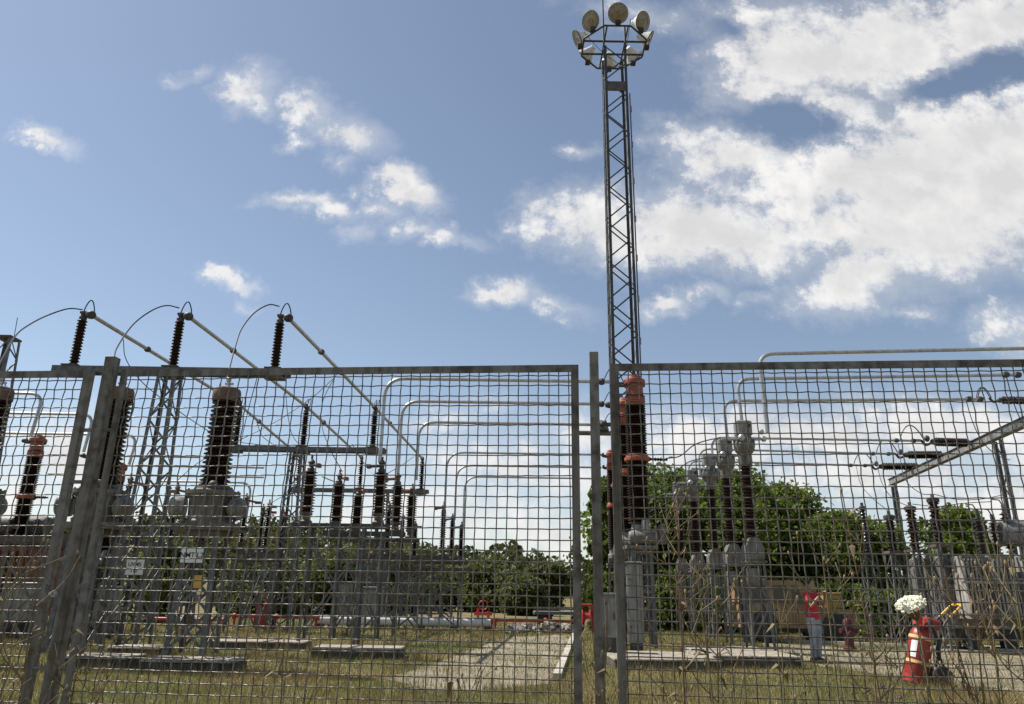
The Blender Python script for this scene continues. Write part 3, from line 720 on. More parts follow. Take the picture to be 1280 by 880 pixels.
# right hand trio
YA = [18.3, 20.6, 22.9]
IT_X = []
for k, (ym, px, ye, pye) in enumerate([(443, 948, 435, 540), (474, 921, 470, 530), (501.5, 904, 498, 548)]):
    Y = YA[k]; z = zat(ym, Y, px + 30); xl = xat(px, Y, z)
    xr = {0: xat(1420, Y, z), 1: xat(1268, Y, z), 2: xat(1212, Y, z)}[k]
    pr = Vector((xr, Y, z)); 
    if k == 0:
        q = at(1280, 435.5, Y); pr = Vector((xl, Y, z)).lerp(q, 1.35)
    elif k == 1:
        pr = at(1272, 468.5, Y)
    else: pr = at(1225, 499, Y)
    yd = zat([540, 532, 556][k], Y, px)
    tube_thing('%s bent tube running out from the instrument transformers' % ['highest, above the fence top,', 'second', 'third'][k], [(xl + .05, Y, yd), (xl, Y, z), pr], .05, 'bent tubes over the instrument transformers', .4, [] if k == 0 else [pr - Vector((.35, 0, 0)), pr])
YL = [28, 31, 34]; strain = []
for k, (y0, px, y1, pxe) in enumerate([(547, 889, 551, 1150), (561, 873, 567.5, 1118), (576, 860, 582, 1088)]):
    Y = YL[k]; a = at(px, y0, Y); b_ = at(pxe, y1, Y); yd = zat(y0 + 30 + 5 * k, Y, px)
    tube_thing('%s of the thin tubes ending at the strain insulators' % ['upper', 'middle', 'lower'][k], [(a.x, Y, yd), a, b_], .045, 'thin tubes to the beam gantry', .5, [b_ - Vector((.9, 0, 0)), b_ - Vector((.25, 0, 0))]); strain.append(b_)

# ------------------------------------------------------------------ instrument transformers
def instrument_transformer(label):
    root = thing('instrument_transformer', label, 'transformer', (0, 0, 0), 'grey headed instrument transformers in a receding row'); P = lambda n, b, m, **k: part(n, b, m, root, False, **k)
    for x in (-1, 1):
        for y in (-1, 1):
            P('leg', MB().angle((x * .27, y * .27, .22), (x * .2, y * .2, 2.14), .06, (-x, 0, 0), (0, -y, 0), .01), M['galv'], smooth=0)
    b = MB()
    for s in (-1, 1):
        b.bar((-.25, s * .26, .4), (.23, s * .235, 1.2), .045, .007, (0, s, 0)); b.bar((.23, s * .235, 1.25), (-.2, s * .21, 2.0), .045, .007, (0, s, 0))
        b.bar((s * .26, -.25, .4), (s * .235, .23, 1.2), .045, .007, (s, 0, 0)); b.bar((-.23, s * .243, 1.22), (.23, s * .243, 1.22), .05, .008, (0, s, 0))
    P('bracing', b, M['galv'], smooth=0)
    # house shaped tank
    b = MB(); pr = [(-.21, 2.2), (.21, 2.2), (.21, 2.5), (.11, 2.7), (-.11, 2.7), (-.21, 2.5)]
    b.add([(x, -.2, z) for x, z in pr] + [(x, .2, z) for x, z in pr], [tuple(range(5, -1, -1)), tuple(range(6, 12))] + [(k, (k + 1) % 6, 6 + (k + 1) % 6, 6 + k) for k in range(6)])
    b.box((0, 0, 2.16), (.5, .46, .05)); P('tank', b, M['grey'], smooth=0)
    b = MB(); b.box((-.14, -.34, 1.85), (.26, .14, .3)); P('terminal_box', b, M['grey'], smooth=0)
    P('insulator', insulator_mb((0, 0, 0), 2.72, 4.5, .1, .165, 22, 14), M['porc'])
    b = MB().lathe([(0, 4.45), (.15, 4.45), (.17, 4.5), (.16, 4.72), (.23, 4.8), (.26, 4.92), (.26, 4.98), (.22, 5.04), (.18, 5.2), (0, 5.2)], n=18); h = P('head', b, M['grey'])
    b = MB()
    for k in range(10):
        a = k * math.pi / 5; b.box((.24 * math.cos(a), .24 * math.sin(a), 5.02), (.05, .05, .11), Matrix.Rotation(a, 3, 'Z'))
    part('flange_bolt', b, M['grey'], h, False); b = MB(); b.tube((.2, 0, 5.1), (.52, 0, 5.12), .035, 8); b.ball((.5, 0, 5.12), .075, 8); b.ball((.46, 0, 5.3), .07, 8); part('terminal', b, M['alu'], h, False); part('terminal', MB().tube((-.55, 0, 5.1), (-.15, 0, 5.1), .035, 8), M['alu'], h, False); part('oil_gauge', MB().ball((-.12, -.22, 5.1), .09, 10), M['alu'], h, False)
    b = MB().bbox((0, 0, 5.38), (.38, .32, .36), .03); bx = P('expansion_box', b, M['lgrey'], smooth=25)
    b = MB().lathe([(0, 0), (.055, 0), (.055, .02), (0, .022)], (.09, -.162, 5.44), (0, -1, 0), 12)
    part('sight_glass', b, M['dark'], bx, False)
    return root
it = instrument_transformer('grey headed instrument transformer standing nearest on the broad plinth')
rowIT = [(930, 18.3), (907, 20.6), (887, 22.9), (866, 26.0), (848, 29.0)]
it.location = (xat(930, 18.3, 5.0) + .0, 18.3, 0)
for k, (px, Y) in enumerate(rowIT[1:]):
    dup(it, (xat(px, Y, 4.9), Y, 0), ['second instrument transformer, overlapped by the nearest one', 'third instrument transformer in the receding row', 'fourth instrument transformer, small against the leafy tree', 'rearmost and smallest instrument transformer by the breaker'][k])

# ------------------------------------------------------------------ disconnectors
def disconnector(label, group, span, zb, zt, stand='angle', red=True, n=14, shed=.12):
    root = thing('disconnector', label, 'disconnector', (0, 0, 0), group); P = lambda n_, b, m, **k: part(n_, b, m, root, False, **k)
    b = MB(); b.box((span / 2, -.11, zb - .065), (span + .6, .03, .12)); b.box((span / 2, .11, zb - .065), (span + .6, .03, .12)); b.box((0, 0, zb - .012), (.3, .19, .02)); b.box((span, 0, zb - .012), (.3, .19, .02))
    P('base_beam', b, M['dgalv'], smooth=0)
    for x in (.25, span - .25):
        for y in (-.3, .3):
            P('leg', MB().angle((x - .12, y, .1), (x - .12, y * .5, zb - .125), .07, (1, 0, 0), (0, -y, 0), .012), M['galv'], smooth=0)
    b = MB()
    for s in (-1, 1):
        b.bar((.2, s * .29, .4), (span - .3, s * .2, zb - .5), .05, .008, (0, s, 0)); b.bar((span - .3, s * .285, .4), (.2, s * .195, zb - .5), .05, .008, (0, s, 0))
    P('bracing', b, M['galv'], smooth=0)
    P('drive_rod', MB().tube((span / 2, -.18, .5), (span / 2, -.18, zb - .2), .025, 8), M['galv'])
    for i, x in enumerate((0, span)):
        P('rotating_base', MB().lathe([(0, zb), (.15, zb), (.16, zb + .04), (.11, zb + .08), (.1, zb + .18), (.15, zb + .2), (.15, zb + .26), (0, zb + .26)], (x, 0, 0), n=14), M['rustbeam'])
        q = P('insulator', insulator_mb((x, 0, 0), zb + .26, zt - .2, shed * .6, shed, n, 14), M['porc'])
        b = MB(); b.lathe([(0, -.22), (.09, -.22), (.1, -.14), (.06, -.1), (.07, .0), (.1, .03), (.05, .1), (0, .12)], (x, 0, zt), n=12)
        part('cap', b, M['rustbeam' if red else 'dgalv'], q, False)
        sgn = 1 if i == 0 else -1
        b = MB(); b.path([(x, 0, zt - .04), (x + sgn * .14, -.08, zt - .06), (x + sgn * .26, -.3, zt - .1)], .04, 8); b.box((x + sgn * .28, -.33, zt - .11), (.1, .2, .09)); b.tube((x, 0, zt), (x, 0, zt + .2), .03, 8)
        P('contact_arm', b, M['terra' if red else 'rustbeam'])
    return root
gd = 'near two column disconnectors in a receding row'
rowsD = [(390, 572, 668, 478), (425, 590, 663, 498), (449, 606, 667, 516)]
for k, (px, yt, yb, px2) in enumerate(rowsD):
    Y = Yb[k]; zt = zat(575 if k == 0 else yt + 2, Y, px + 40); x0 = xat(px, Y, zt); x1 = xat(px2, Y, zt); zb = 3.0
    d = disconnector(['near disconnector with two tall dark columns before the second gantry', 'second disconnector, just behind the near one', 'third disconnector, behind the other two in its row'][k], gd, x1 - x0, zb, zt - .1, red=(k > 0), n=15, shed=.185)
    d.location = (x0, Y, 0)
gd2 = 'far small disconnectors in a receding row'
for k, (px, yt) in enumerate([(555, 632), (566, 646), (577, 656)]):
    Y = Yf[k]; zt = zat(yt, Y, px); x1 = xat(px, Y, zt)
    d = disconnector(['front one of the far disconnectors under the thin tubes', 'middle one of the far disconnectors under the thin tubes', 'rear one of the far disconnectors under the thin tubes'][k], gd2, 2.2, 2.75, zt - .05, red=False, n=17, shed=.13); d.location = (x1 - 2.2, Y, 0)
gd3 = 'disconnectors past the thick fence post'
for k, (px, Y, zt, sp) in enumerate([(163, 22.3, 4.4, 2.0), (222, 25.3, 4.55, 2.0), (308, 27.5, 4.5, 1.9), (329, 30.0, 4.4, 1.9)]):
    z = zt; d = disconnector(['disconnector with slender columns before the front gantry tower', 'disconnector with columns beside the transformer tank', 'disconnector with a red arm behind the transformer tank', 'rear disconnector with slanting lead behind the transformer tank'][k], gd3, sp, 2.7, z, red=True, n=18, shed=.1); d.location = (xat(px, Y, z), Y, 0); d.rotation_euler = (0, 0, R(82))

# big horizontal support beams behind the near disconnectors and far ones
def support_frame(label, px0, px1, y, Y, depth, hgt):
    z = zat(y, Y, (px0 + px1) / 2); x0 = xat(px0, Y, z); x1 = xat(px1, Y, z)
    root = thing('support_frame', label, 'steel frame', ((x0 + x1) / 2, Y, 0), 'horizontal steel frames on legs')
    b = MB()
    for d in (-depth / 2, 0, depth / 2): b.box(((x0 + x1) / 2, Y + d, z), (x1 - x0, .06, hgt))
    for t in (0.03, .5, .97): b.box((x0 + (x1 - x0) * t, Y, z + hgt / 2 + .03), (.09, depth + .2, .05))
    part('beam', b, M['rustbeam'], root, smooth=0)
    for t in (.15, .85):
        for d in (-depth / 2, depth / 2):
            part('leg', MB().angle((x0 + (x1 - x0) * t, Y + d, 0), (x0 + (x1 - x0) * t, Y + d, z - hgt / 2), .07, (1, 0, 0), (0, 1, 0), .01), M['galv'], root, smooth=0)
    for d in (-depth / 2 - .01, depth / 2 + .01):
        b = MB(); b.bar((x0 + (x1 - x0) * .16, Y + d, .2), (x0 + (x1 - x0) * .84, Y + d, z - .4), .06, .01, (0, 1, 0)); b.bar((x0 + (x1 - x0) * .84, Y + d + .012, .2), (x0 + (x1 - x0) * .16, Y + d + .012, z - .4), .06, .01, (0, 1, 0))
        part('bracing', b, M['galv'], root, smooth=0)
support_frame('steel frame with three wide beams under the far disconnectors', 490, 590, 712, 29.2, 1.6, .1)
support_frame('low steel frame behind the near disconnector legs', 452, 540, 697, 27.6, 1.4, .1)
support_frame('steel frame behind the transformer stand with the NMT plate', 290, 345, 700, 26.5, 1.4, .1)
support_frame('steel frame holding gear on the far side of the thick post', -30, 95, 676, 18.2, 1.2, .1)

# ------------------------------------------------------------------ cabinets
def cabinet(label, x, y, w, d, h, z0=.25, m='grey', bolts=True, group='grey control cabinets', rot=0):
    m = 'cab' if m == 'grey' else m
    root = thing('control_cabinet', label, 'cabinet', (x, y, 0), group); root.rotation_euler = (0, 0, rot)
    part('body', MB().bbox((x, y, z0 + h / 2), (w, d, h), .015), M[m], root, smooth=25)
    part('roof', MB().bbox((x, y, z0 + h + .025), (w + .07, d + .07, .05), .012), M['lgrey'], root, smooth=25)
    dr = part('door', MB().bbox((x, y - d / 2 - .012, z0 + h / 2), (w - .06, .022, h - .1), .008), M[m], root, smooth=25)
    if bolts:
        b = MB(); 
        for f in (.2, .8): b.lathe([(0, 0), (.022, 0), (.018, .02), (0, .022)], (x - w / 2 + .09, y - d / 2 - .022, z0 + h * f), (0, -1, 0), 10)
        b.box((x + w / 2 - .1, y - d / 2 - .035, z0 + h * .5), (.03, .03, .14)); part('handle', b, M['dgalv'], dr, False if False else True)
    if z0 > .52:
        for sx_ in (-1, 1): part('leg', MB().box((x + sx_ * (w / 2 - .06), y, z0 / 2), (.06, .06, z0)), M['galv'], root, smooth=0)
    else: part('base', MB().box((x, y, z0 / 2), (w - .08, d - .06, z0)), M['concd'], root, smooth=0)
    return root
x = xat(794, 18.2, 1.2); cabinet('tall grey cabinet at the foot of the nearest terracotta breaker', x, 18.2, .34, .5, 1.72, .34, rot=R(-14))
x = xat(761, 17.2, 1.2); cabinet('small grey cabinet with two bolts seen in the fence gap', x, 17.2, .36, .4, .86, .5)
x = xat(126, 22, 1); cabinet('long low grey cabinet behind the thick post and the gantry tower', x, 22, .95, .5, .85, .5)
x = xat(30, 20, 1); cabinet('wide grey cabinet beyond the thick post near the photo edge', x, 20, .9, .5, .85, .55)
x = xat(462, 24, 1); cabinet('grey control cabinet hung between the near disconnector legs', x, 24, .75, .4, .8, .65)
x = xat(428, 25, 1); cabinet('narrow grey cabinet beside the near disconnector legs', x, 25, .55, .4, .95, .65)
x = xat(106, 21.2, 1.4); b = MB().tube((x, 21.2, 0), (x, 21.2, 2.7), .14, 14); solo('concrete_pole', b, M['conc'], 'short pale concrete pole behind the thick fence post', 'pole', base=(x, 21.2, 0))

# gear past the thick post: oil tank transformer
x = xat(-22, 21.5, 1.6); yy = 22.4; tr = thing('oil_transformer', 'brown red oil transformer behind the far panel at the photo edge', 'transformer', (x, yy, 0))
part('tank', MB().bbox((x, yy, 1.5), (2.4, 1.6, 1.9), .06), M['brick'], tr, smooth=20)
b = MB()
for k in range(9): b.box((x - 1.0 + k * .25, yy - .86, 1.5), (.05, .12, 1.6))
part('cooling_fin', b, M['brick'], tr, smooth=0)
part('lid', MB().bbox((x, yy, 2.52), (2.6, 1.8, .12), .03), M['dark'], tr, smooth=20)
part('conservator', MB().lathe([(0, -.9), (.27, -.88), (.3, -.8), (.3, .8), (.27, .88), (0, .9)], (x - .1, yy + .3, 3.05), (1, 0, 0), 16), M['tank'], tr)
for k in range(3):
    part('bushing', insulator_mb((x - .6 + k * .75, yy - .4, 0), 2.58, 3.2, .05, .1, 8), M['porc'], tr)
part('base', MB().box((x, yy, .3), (2.2, 1.4, .52)), M['concd'], tr, smooth=0)

# ------------------------------------------------------------------ beam gantry with strain insulators
zB = zat(583, 34, 1150) - .15
def beam_pt(px, y, Y): return at(px, y, Y)
A_ = at(1113, 603, 37.0); B_ = at(1282, 527, 24.2); dirb = (B_ - A_); E_ = A_ + dirb * 1.25
bg = thing('beam_gantry', 'pale steel beam on posts slanting away across the mesh', 'gantry', (A_.x, A_.y, 0))
b = MB(); b.bar(A_, E_, .14, .26, (0, 0, 1)); part('beam', b, M['lgrey'], bg, smooth=0)
b = MB(); up = Vector((0, 0, .145)); b.bar(A_ + up, E_ + up, .24, .025, (0, 0, 1)); b.bar(A_ - up, E_ - up, .24, .025, (0, 0, 1)); part('beam_flange', b, M['galv'], bg, smooth=0)
for t in (.03, .845):
    c = A_.lerp(B_, t)
    for s in (-.22, .22):
        q = c + dirb.normalized() * s
        part('post', MB().box((q.x, q.y, (c.z - .22) / 2), (.11, .1, c.z - .22)), M['dgalv'], bg, smooth=0)
    b = MB(); n = int(c.z / .7)
    for k in range(n - 1):
        p0 = c + dirb.normalized() * (-.22 if k % 2 else .22); p1 = c + dirb.normalized() * (.22 if k % 2 else -.22)
        b.bar((p0.x, p0.y - .08, .3 + k * .7), (p1.x, p1.y - .08, .3 + (k + 1) * .7), .05, .01, (0, 1, 0))
    part('bracing', b, M['dgalv'], bg, smooth=0)
ends = [(1212, 553.5, 28), (1180, 568.5, 31), (1150, 583, 34)]
for k, b_ in enumerate(strain):
    e = at(*ends[k]); s0 = b_ + Vector((.5, 0, -.03)); d = (e - s0); L = d.length
    t = thing('strain_insulator', ['upper dark strain insulator lying along its tube at the pale beam', 'middle dark strain insulator at the pale beam', 'lower dark strain insulator near the beam end'][k], 'insulator', s0, 'strain insulators tied to the beam')
    part('sheds', MB().lathe(sheds(.08, L - .1, .07, .17, 14), s0, d, 14), M['porc'], t)
    b = MB(); b.ball(s0, .12, 8); b.ball(s0 + Vector((-.22, 0, .12)), .13, 8, (.8, .8, 1)); b.path(spline([b_ + Vector((-.2, 0, .02)), b_ + Vector((.05, 0, .0)), b_ + Vector((.2, 0, -.16)), s0], 4), .05, 6); b.ball(e, .1, 8); part('fitting', b, M['dgalv'], t)
    b = MB(); c = b_ + Vector((-.75, 0, .05)); b.path([c + Vector((.9 * t_ / 12, 0, .55 * math.sin(math.pi * t_ / 12) ** .8)) for t_ in range(13)], .022, 5); part('flexible_link', b, M['cable'], t)
p = at(1225, 499, 22.9); s0 = p + Vector((.62, 0, -.02))
t = thing('strain_insulator', 'large strain insulator with a loop, cut by the photo edge', 'insulator', s0, 'strain insulators tied to the beam')
part('sheds', MB().lathe(sheds(.08, 1.6, .06, .13, 14), s0, (1, 0, 0), 14), M['porc'], t)
b = MB(); b.ball(s0, .09, 8); b.path(spline([p + Vector((.3, 0, .05)), p + Vector((.42, 0, -.08)), s0], 4), .04, 6); part('fitting', b, M['dgalv'], t)
b = MB(); c = p + Vector((-.1, 0, .05))
for o in (0, .05): b.path([c + Vector((.42 * t_ / 12 + o, 0, .34 * math.sin(math.pi * t_ / 12) ** .8)) for t_ in range(13)], .015, 5)
part('flexible_link', b, M['cable'], t)

# cables
def cable(label, pts, r=.013, group=None, n=8): solo('cable', MB().path(spline(pts, n), r, 5), M['cable'], label, 'cable', group)
gcab = 'arching leads from the front gantry insulators'
cable('arching lead from the first gantry insulator down to the edge tower', [at(103, 387, 18.5), at(85, 386, 18.2), at(60, 394, 17.8), at(38, 405, 17.2), at(20, 419, 16.5), at(2, 450, 15.2), at(-8, 474, 14.65)], .018, gcab)
cable('arching lead from the middle gantry insulator down behind the thick post', [at(224, 385, 18.5), at(208, 382, 18.2), at(190, 388, 17.6), at(168, 404, 16.9), at(150, 428, 16.0), at(143, 446, 15.2), at(146, 472, 14.55)], .018, gcab)
cable('arching lead from the third gantry insulator down to the brown cap', [at(349, 383, 18.5), at(336, 381, 18.2), at(318, 391, 17.5), at(302, 411, 16.6), at(294, 434, 15.8), at(288, 456, 15.0), at(284, 474, 14.45)], .018, gcab)
gc2 = 'thin leads hanging from the bus tubes'
cable('thin lead hanging from the bus tube behind the thick post to the far columns', [at(154, 424, 19.2), at(158, 450, 19.3), at(180, 480, 19.6), at(225, 515, 20.4), at(262, 540, 21.5)], .012, gc2)
cable('thin lead crossing from the second gantry head towards the transformer column', [at(420, 470, 23.6), at(390, 497, 24), at(345, 527, 24), at(300, 550, 24), at(250, 577, 24.5), at(222, 600, 25)], .012, gc2)
cable('thin lead looping from the third bus tube down to the near disconnector', [at(421, 467, 24), at(404, 500, 23.6), at(402, 530, 22.6), at(412, 560, 21.5), at(428, 590, 22.0)], .012, gc2)
cable('thin lead dropping from the middle bus tube to the column foot', [at(357, 490, 23.5), at(360, 520, 24), at(366, 545, 25), at(380, 562, 26)], .011, gc2)
cable('thin lead dropping from the first bus tube', [at(320, 524, 23), at(328, 545, 24), at(345, 558, 25), at(352, 565, 26)], .011, gc2)
cable('slanting lead up from the small red armed disconnector', [at(331, 645, 27), at(332, 636, 27), at(345, 625, 27.5), at(362, 617, 28)], .014, gc2)
cable('nearly level lead behind the second gantry beam', [at(300, 553, 26), at(345, 558, 26.6), at(375, 560, 27.2), at(470, 559, 27.4)], .012, gc2)
cable('steep lead beside the transformer column', [at(322, 470, 20), at(311, 510, 21), at(300, 560, 22), at(292, 620, 23.5)], .012, gc2)
cable('steep lead between the two disconnector heads', [at(440, 555, 24), at(452, 575, 24), at(466, 592, 23.5), at(478, 603, 22)], .012, gc2)
cable('short lead from the near disconnector to the second one', [at(403, 596, 19.5), at(418, 602, 20.5), at(425, 604, 22)], .014, gc2)
cable('short lead slanting to the far gantry insulator', [at(480, 594, 22), at(500, 583, 28), at(517, 571, 34)], .013, gc2)
gc3 = 'leads from the breaker flanges to the instrument transformers'
cable('curved lead from the nearest breaker flange to the first grey head', [at(832, 573, 19.5), at(850, 570, 19.3), at(868, 556, 19.0), at(890, 549, 18.7), at(912, 547, 18.3)], .016, gc3)
cable('curved lead from the second breaker flange to the second grey head', [at(822, 597, 22.0), at(842, 590, 21.6), at(862, 577, 21.2), at(885, 572, 20.9), at(893, 572, 20.6)], .016, gc3)
cable('curved lead from the third breaker flange to the third grey head', [at(815, 614, 24.5), at(840, 606, 24), at(860, 595, 23.5), at(880, 597, 22.9)], .016, gc3)
cable('pale lead sagging low beside the breaker columns', [at(812, 640, 26), at(835, 628, 26), at(850, 622, 26), at(864, 620, 26)], .016, gc3)
gc4 = 'sagging leads below the pale beam'
cable('lead hanging from the third tube end past the pale beam', [at(1208, 502, 22.9), at(1216, 528, 23), at(1228, 552, 23.2), at(1245, 568, 23.5), at(1262, 575, 24)], .014, gc4)
cable('lead hanging from the lower strain fitting to the insulator stand', [at(1070, 582, 34), at(1076, 605, 31), at(1090, 622, 28), at(1112, 640, 22.5)], .014, gc4)
cable('lead hanging from the middle strain fitting', [at(1095, 570, 31), at(1101, 600, 29), at(1115, 622, 26), at(1138, 634, 22.8)], .014, gc4)
cable('lead hanging from the upper strain fitting', [at(1123, 556, 28), at(1130, 596, 26), at(1150, 616, 24), at(1168, 618, 22.5)], .014, gc4)
cable('long low lead sagging to the beam post', [at(1168, 618, 22.5), at(1195, 624, 22.3), at(1225, 624, 22.3), at(1262, 617, 22.5)], .012, gc4)
cable('second long low lead sagging to the transformer bushings', [at(1140, 630, 22.5), at(1172, 633, 22.3), at(1205, 629, 22.3), at(1240, 627, 22.5)], .012, gc4)
cable('steep lead from the second tube end', [at(1258, 470, 20.6), at(1266, 500, 21), at(1276, 525, 21.5), at(1290, 545, 22)], .014, gc4)

# ------------------------------------------------------------------ insulator stands by the transformer
def insulator_stand(label, px, ytop, yb, Y, n=11, r=.16):
    zt = zat(ytop, Y, px); zb = zat(yb, Y, px); x = xat(px, Y, (zt + zb) / 2)
    root = thing('insulator_stand', label, 'insulator', (x, Y, 0), 'insulators on lattice stands by the transformer')
    lattice(root, (x, Y), .62, .42, 0, zb - .1, .55, .06, .03)
    part('top_plate', MB().box((x, Y, zb - .06), (.5, .5, .07)), M['rustbeam'], root, smooth=0)
    i_ = part('insulator', insulator_mb((x, Y, 0), zb - .02, zt - .12, r * .6, r, n), M['porc'], root)
    part('cap', MB().lathe([(0, zt - .14), (r * 1.05, zt - .14), (r * 1.1, zt - .05), (r * .8, zt - .02), (.05, zt), (.05, zt + .1), (0, zt + .1)], (x, Y, 0), n=14), M['dgalv'], i_)
insulator_stand('tall insulator on a lattice stand nearest the transformer', 1170, 622, 680, 22.2)
insulator_stand('middle insulator on a lattice stand beside the beam post', 1141, 632, 686, 23.0)
insulator_stand('insulator on a lattice stand next to the trees', 1114, 643, 688, 23.8)
insulator_stand('slim insulator standing before the leafy trees', 1081, 632, 690, 27, 13, .1)

# power transformer with radiators
Yt = 21.6; xt0 = xat(1197, Yt, 2); W = 4.2; pt = thing('power_transformer', 'grey power transformer with tall finned radiators at the road side', 'transformer', (xt0 + W / 2, Yt + 1.2, 0))
ztop = zat(694, Yt, 1240); 
part('tank', MB().bbox((xt0 + W / 2, Yt + 1.6, .6 + (ztop - .6) / 2), (W, 1.9, ztop - .6), .05), M['grey'], pt, smooth=20)
for g in range(5):
    gx = xt0 + .15 + g * .82
    b = MB()
    for k in range(6): b.bbox((gx + k * .105, Yt + .15, .95 + (ztop - 1.05) / 2), (.045, .62, ztop - 1.05 + .12), .015)
    r_ = part('radiator', b, M['rad'], pt, smooth=20)
    b = MB(); b.tube((gx - .05, Yt - .12, ztop - .05), (gx + .6, Yt - .12, ztop - .05), .06, 10); b.tube((gx - .05, Yt - .12, 1.0), (gx + .6, Yt - .12, 1.0), .06, 10); b.tube((gx + .27, Yt + .1, ztop - .03), (gx + .27, Yt + .8, ztop - .03), .07, 8)
    part('header_pipe', b, M['grey'], r_)
b = MB(); b.box((xt0 + W / 2, Yt + .62, 1.75), (W, .06, .1)); b.box((xt0 + W / 2, Yt - .2, 1.85), (W, .05, .07)); part('stiffener', b, M['lgrey'], pt, smooth=0)
part('conservator', MB().lathe([(0, 0), (.36, 0), (.4, .06), (.4, 2.0), (.36, 2.06), (0, 2.06)], (xt0 + 2.3, Yt + 1.6, ztop + .75), (1, 0, 0), 18), M['lgrey'], pt)
for (px, yt, yb_) in ((1221, 642, 694), (1240, 648, 694), (1254, 636, 694)):
    Yq = Yt + 1.4; zt = zat(yt, Yq, px); x = xat(px, Yq, zt)
    q = part('bushing', insulator_mb((x, Yq, 0), ztop, zt - .1, .06, .14, 11), M['porc'], pt)
    b = MB(); b.tube((x, Yq, zt - .12), (x, Yq, zt + .12), .05, 8); b.path([(x, Yq, zt + .1), (x - .08, Yq, zt + .26), (x - .3, Yq, zt + .28)], .02, 5); part('terminal', b, M['dgalv'], q)
part('skid', MB().box((xt0 + W / 2, Yt + 1.5, .45), (W + .2, 1.6, .26)), M['dark'], pt, smooth=0)
for k in range(4):
    part('wheel', MB().lathe([(0, -.07), (.2, -.07), (.2, .05), (.23, .05), (.23, .07), (0, .07)], (xt0 + .5 + k * 1.05, Yt + .7, .23), (0, 1, 0), 18), M['dark'], pt)
part('foundation', MB().box((xt0 + W / 2, Yt + 1.6, .015), (W + .8, 2.6, .09)), M['conc'], pt, smooth=0)

# ------------------------------------------------------------------ floodlight mast
Ym = 30.0; mc = Vector((4.72, Ym, 0)); ml = thing('floodlight_mast', 'tall lattice mast with a ring of eight floodlights against the sky', 'mast', mc)
zr = zat(60, Ym, 768)
lattice(ml, mc, 1.14, 1.06, 0, zr - .3, .98, .12, .065, M['dgalv'], M['dgalv'])
b = MB(); b.tube(mc + Vector((-.53, -.5, zr - 1)), mc + Vector((-.53, -.5, zr + 6)), .045, 8, .03); b.tube(mc + Vector((.5, -.5, zr - 1)), mc + Vector((.5, -.5, zr + .9)), .05, 8); part('lightning_rod', b, M['dgalv'], ml)
b = MB(); b.box(mc + Vector((0, -.5, zr - 2.6)), (1.0, .06, .5)); part('stiffener_plate', b, M['rustbeam'], ml, smooth=0)
b = MB(); RR = 1.62; ang = [R(22.5 + 45 * k) for k in range(8)]
vtx = [mc + Vector((RR * math.cos(a), RR * math.sin(a), zr)) for a in ang]
for k in range(8): b.tube(vtx[k], vtx[(k + 1) % 8], .045, 8)
for s in (-1, 1): b.tube(mc + Vector((-1.55, s * .45, zr)), mc + Vector((1.55, s * .45, zr)), .05, 8); b.tube(mc + Vector((s * .5, -1.5, zr + .0)), mc + Vector((s * .5, 1.5, zr + .0)), .04, 8)
part('ring_frame', b, M['dgalv'], ml)
part('ladder_rail', MB().tube(mc + Vector((-.62, -.56, 0)), mc + Vector((-.62, -.56, zr - 2)), .025, 6).tube(mc + Vector((.62, -.5, 0)), mc + Vector((.62, -.5, zr - 3)), .03, 6), M['galv'], ml)
b = MB()
for k in range(int((zr - 3) / 1.9)):
    b.box(mc + Vector((-.62, -.58, 1 + k * 1.9)), (.09, .05, .45)); b.box(mc + Vector((.63, -.52, 2 + k * 1.9)), (.09, .05, .3))
part('cable_clip', b, M['lgrey'], ml, smooth=0)
for k in range(8):
    a = R(-90 + 45 * k); c = mc + Vector((1.62 * math.cos(a), 1.62 * math.sin(a), zr)); out = Vector((math.cos(a), math.sin(a), 0))
    ax = (out * .88 + Vector((0, 0, -.47))).normalized(); hc = c + Vector((0, 0, .62)) + out * -.12
    fl = part('floodlight', MB().lathe([(0, -.34), (.13, -.33), (.17, -.2), (.3, .02), (.43, .24), (.47, .3), (.455, .305), (.42, .26)], hc, ax, 22), M['shade'], ml)
    part('lens', MB().lathe([(0, .28), (.1, .282), (.1, .3), (.12, .283), (.43, .27), (.455, .255)][::1], hc, ax, 22), M['lens'], fl)
    part('rim', MB().path([hc + ax * .3 + (frame_of(ax)[0] * math.cos(t_ * math.pi / 12) + frame_of(ax)[1] * math.sin(t_ * math.pi / 12)) * .465 for t_ in range(25)], .018, 5), M['dark'], fl)
    b = MB(); b.box(c + Vector((0, 0, .06)), (.24, .24, .16)); b.tube(c, hc - ax * .25, .04, 6); b.tube(c + Vector((0, 0, .1)), hc + Vector((0, 0, -.3)), .035, 6); part('bracket', b, M['dark'], fl)
b = MB()
for k in range(0, 8, 2):
    b.path(sag(vtx[k] + Vector((0, 0, .4)), mc + Vector((.4 * (-1) ** k, 0, zr - 1)), .25), .014, 5)
part('lamp_cable', b, M['cable'], ml)

# street lamp seen far behind through the mesh: small grey floodlight arm in the post gap
Yl = 34; c = at(752, 535, Yl); b = MB(); b.tube((xat(722, Yl, c.z), Yl, c.z - .25), (xat(768, Yl, c.z), Yl, c.z - .25), .11, 10)
b.lathe([(0, -.02), (.38, 0), (.4, .05), (.3, .35), (.12, .5), (0, .52)], (c.x - .05, Yl, c.z - .14), (0, 0, 1), 16)
b.tube((xat(768, Yl, c.z), Yl, c.z - .25), (xat(768, Yl, c.z), Yl, 0), .1, 10)
solo('yard_lamp', b, M['grey'], 'dull grey dome lamp on an arm seen in the fence post gap', 'lamp')

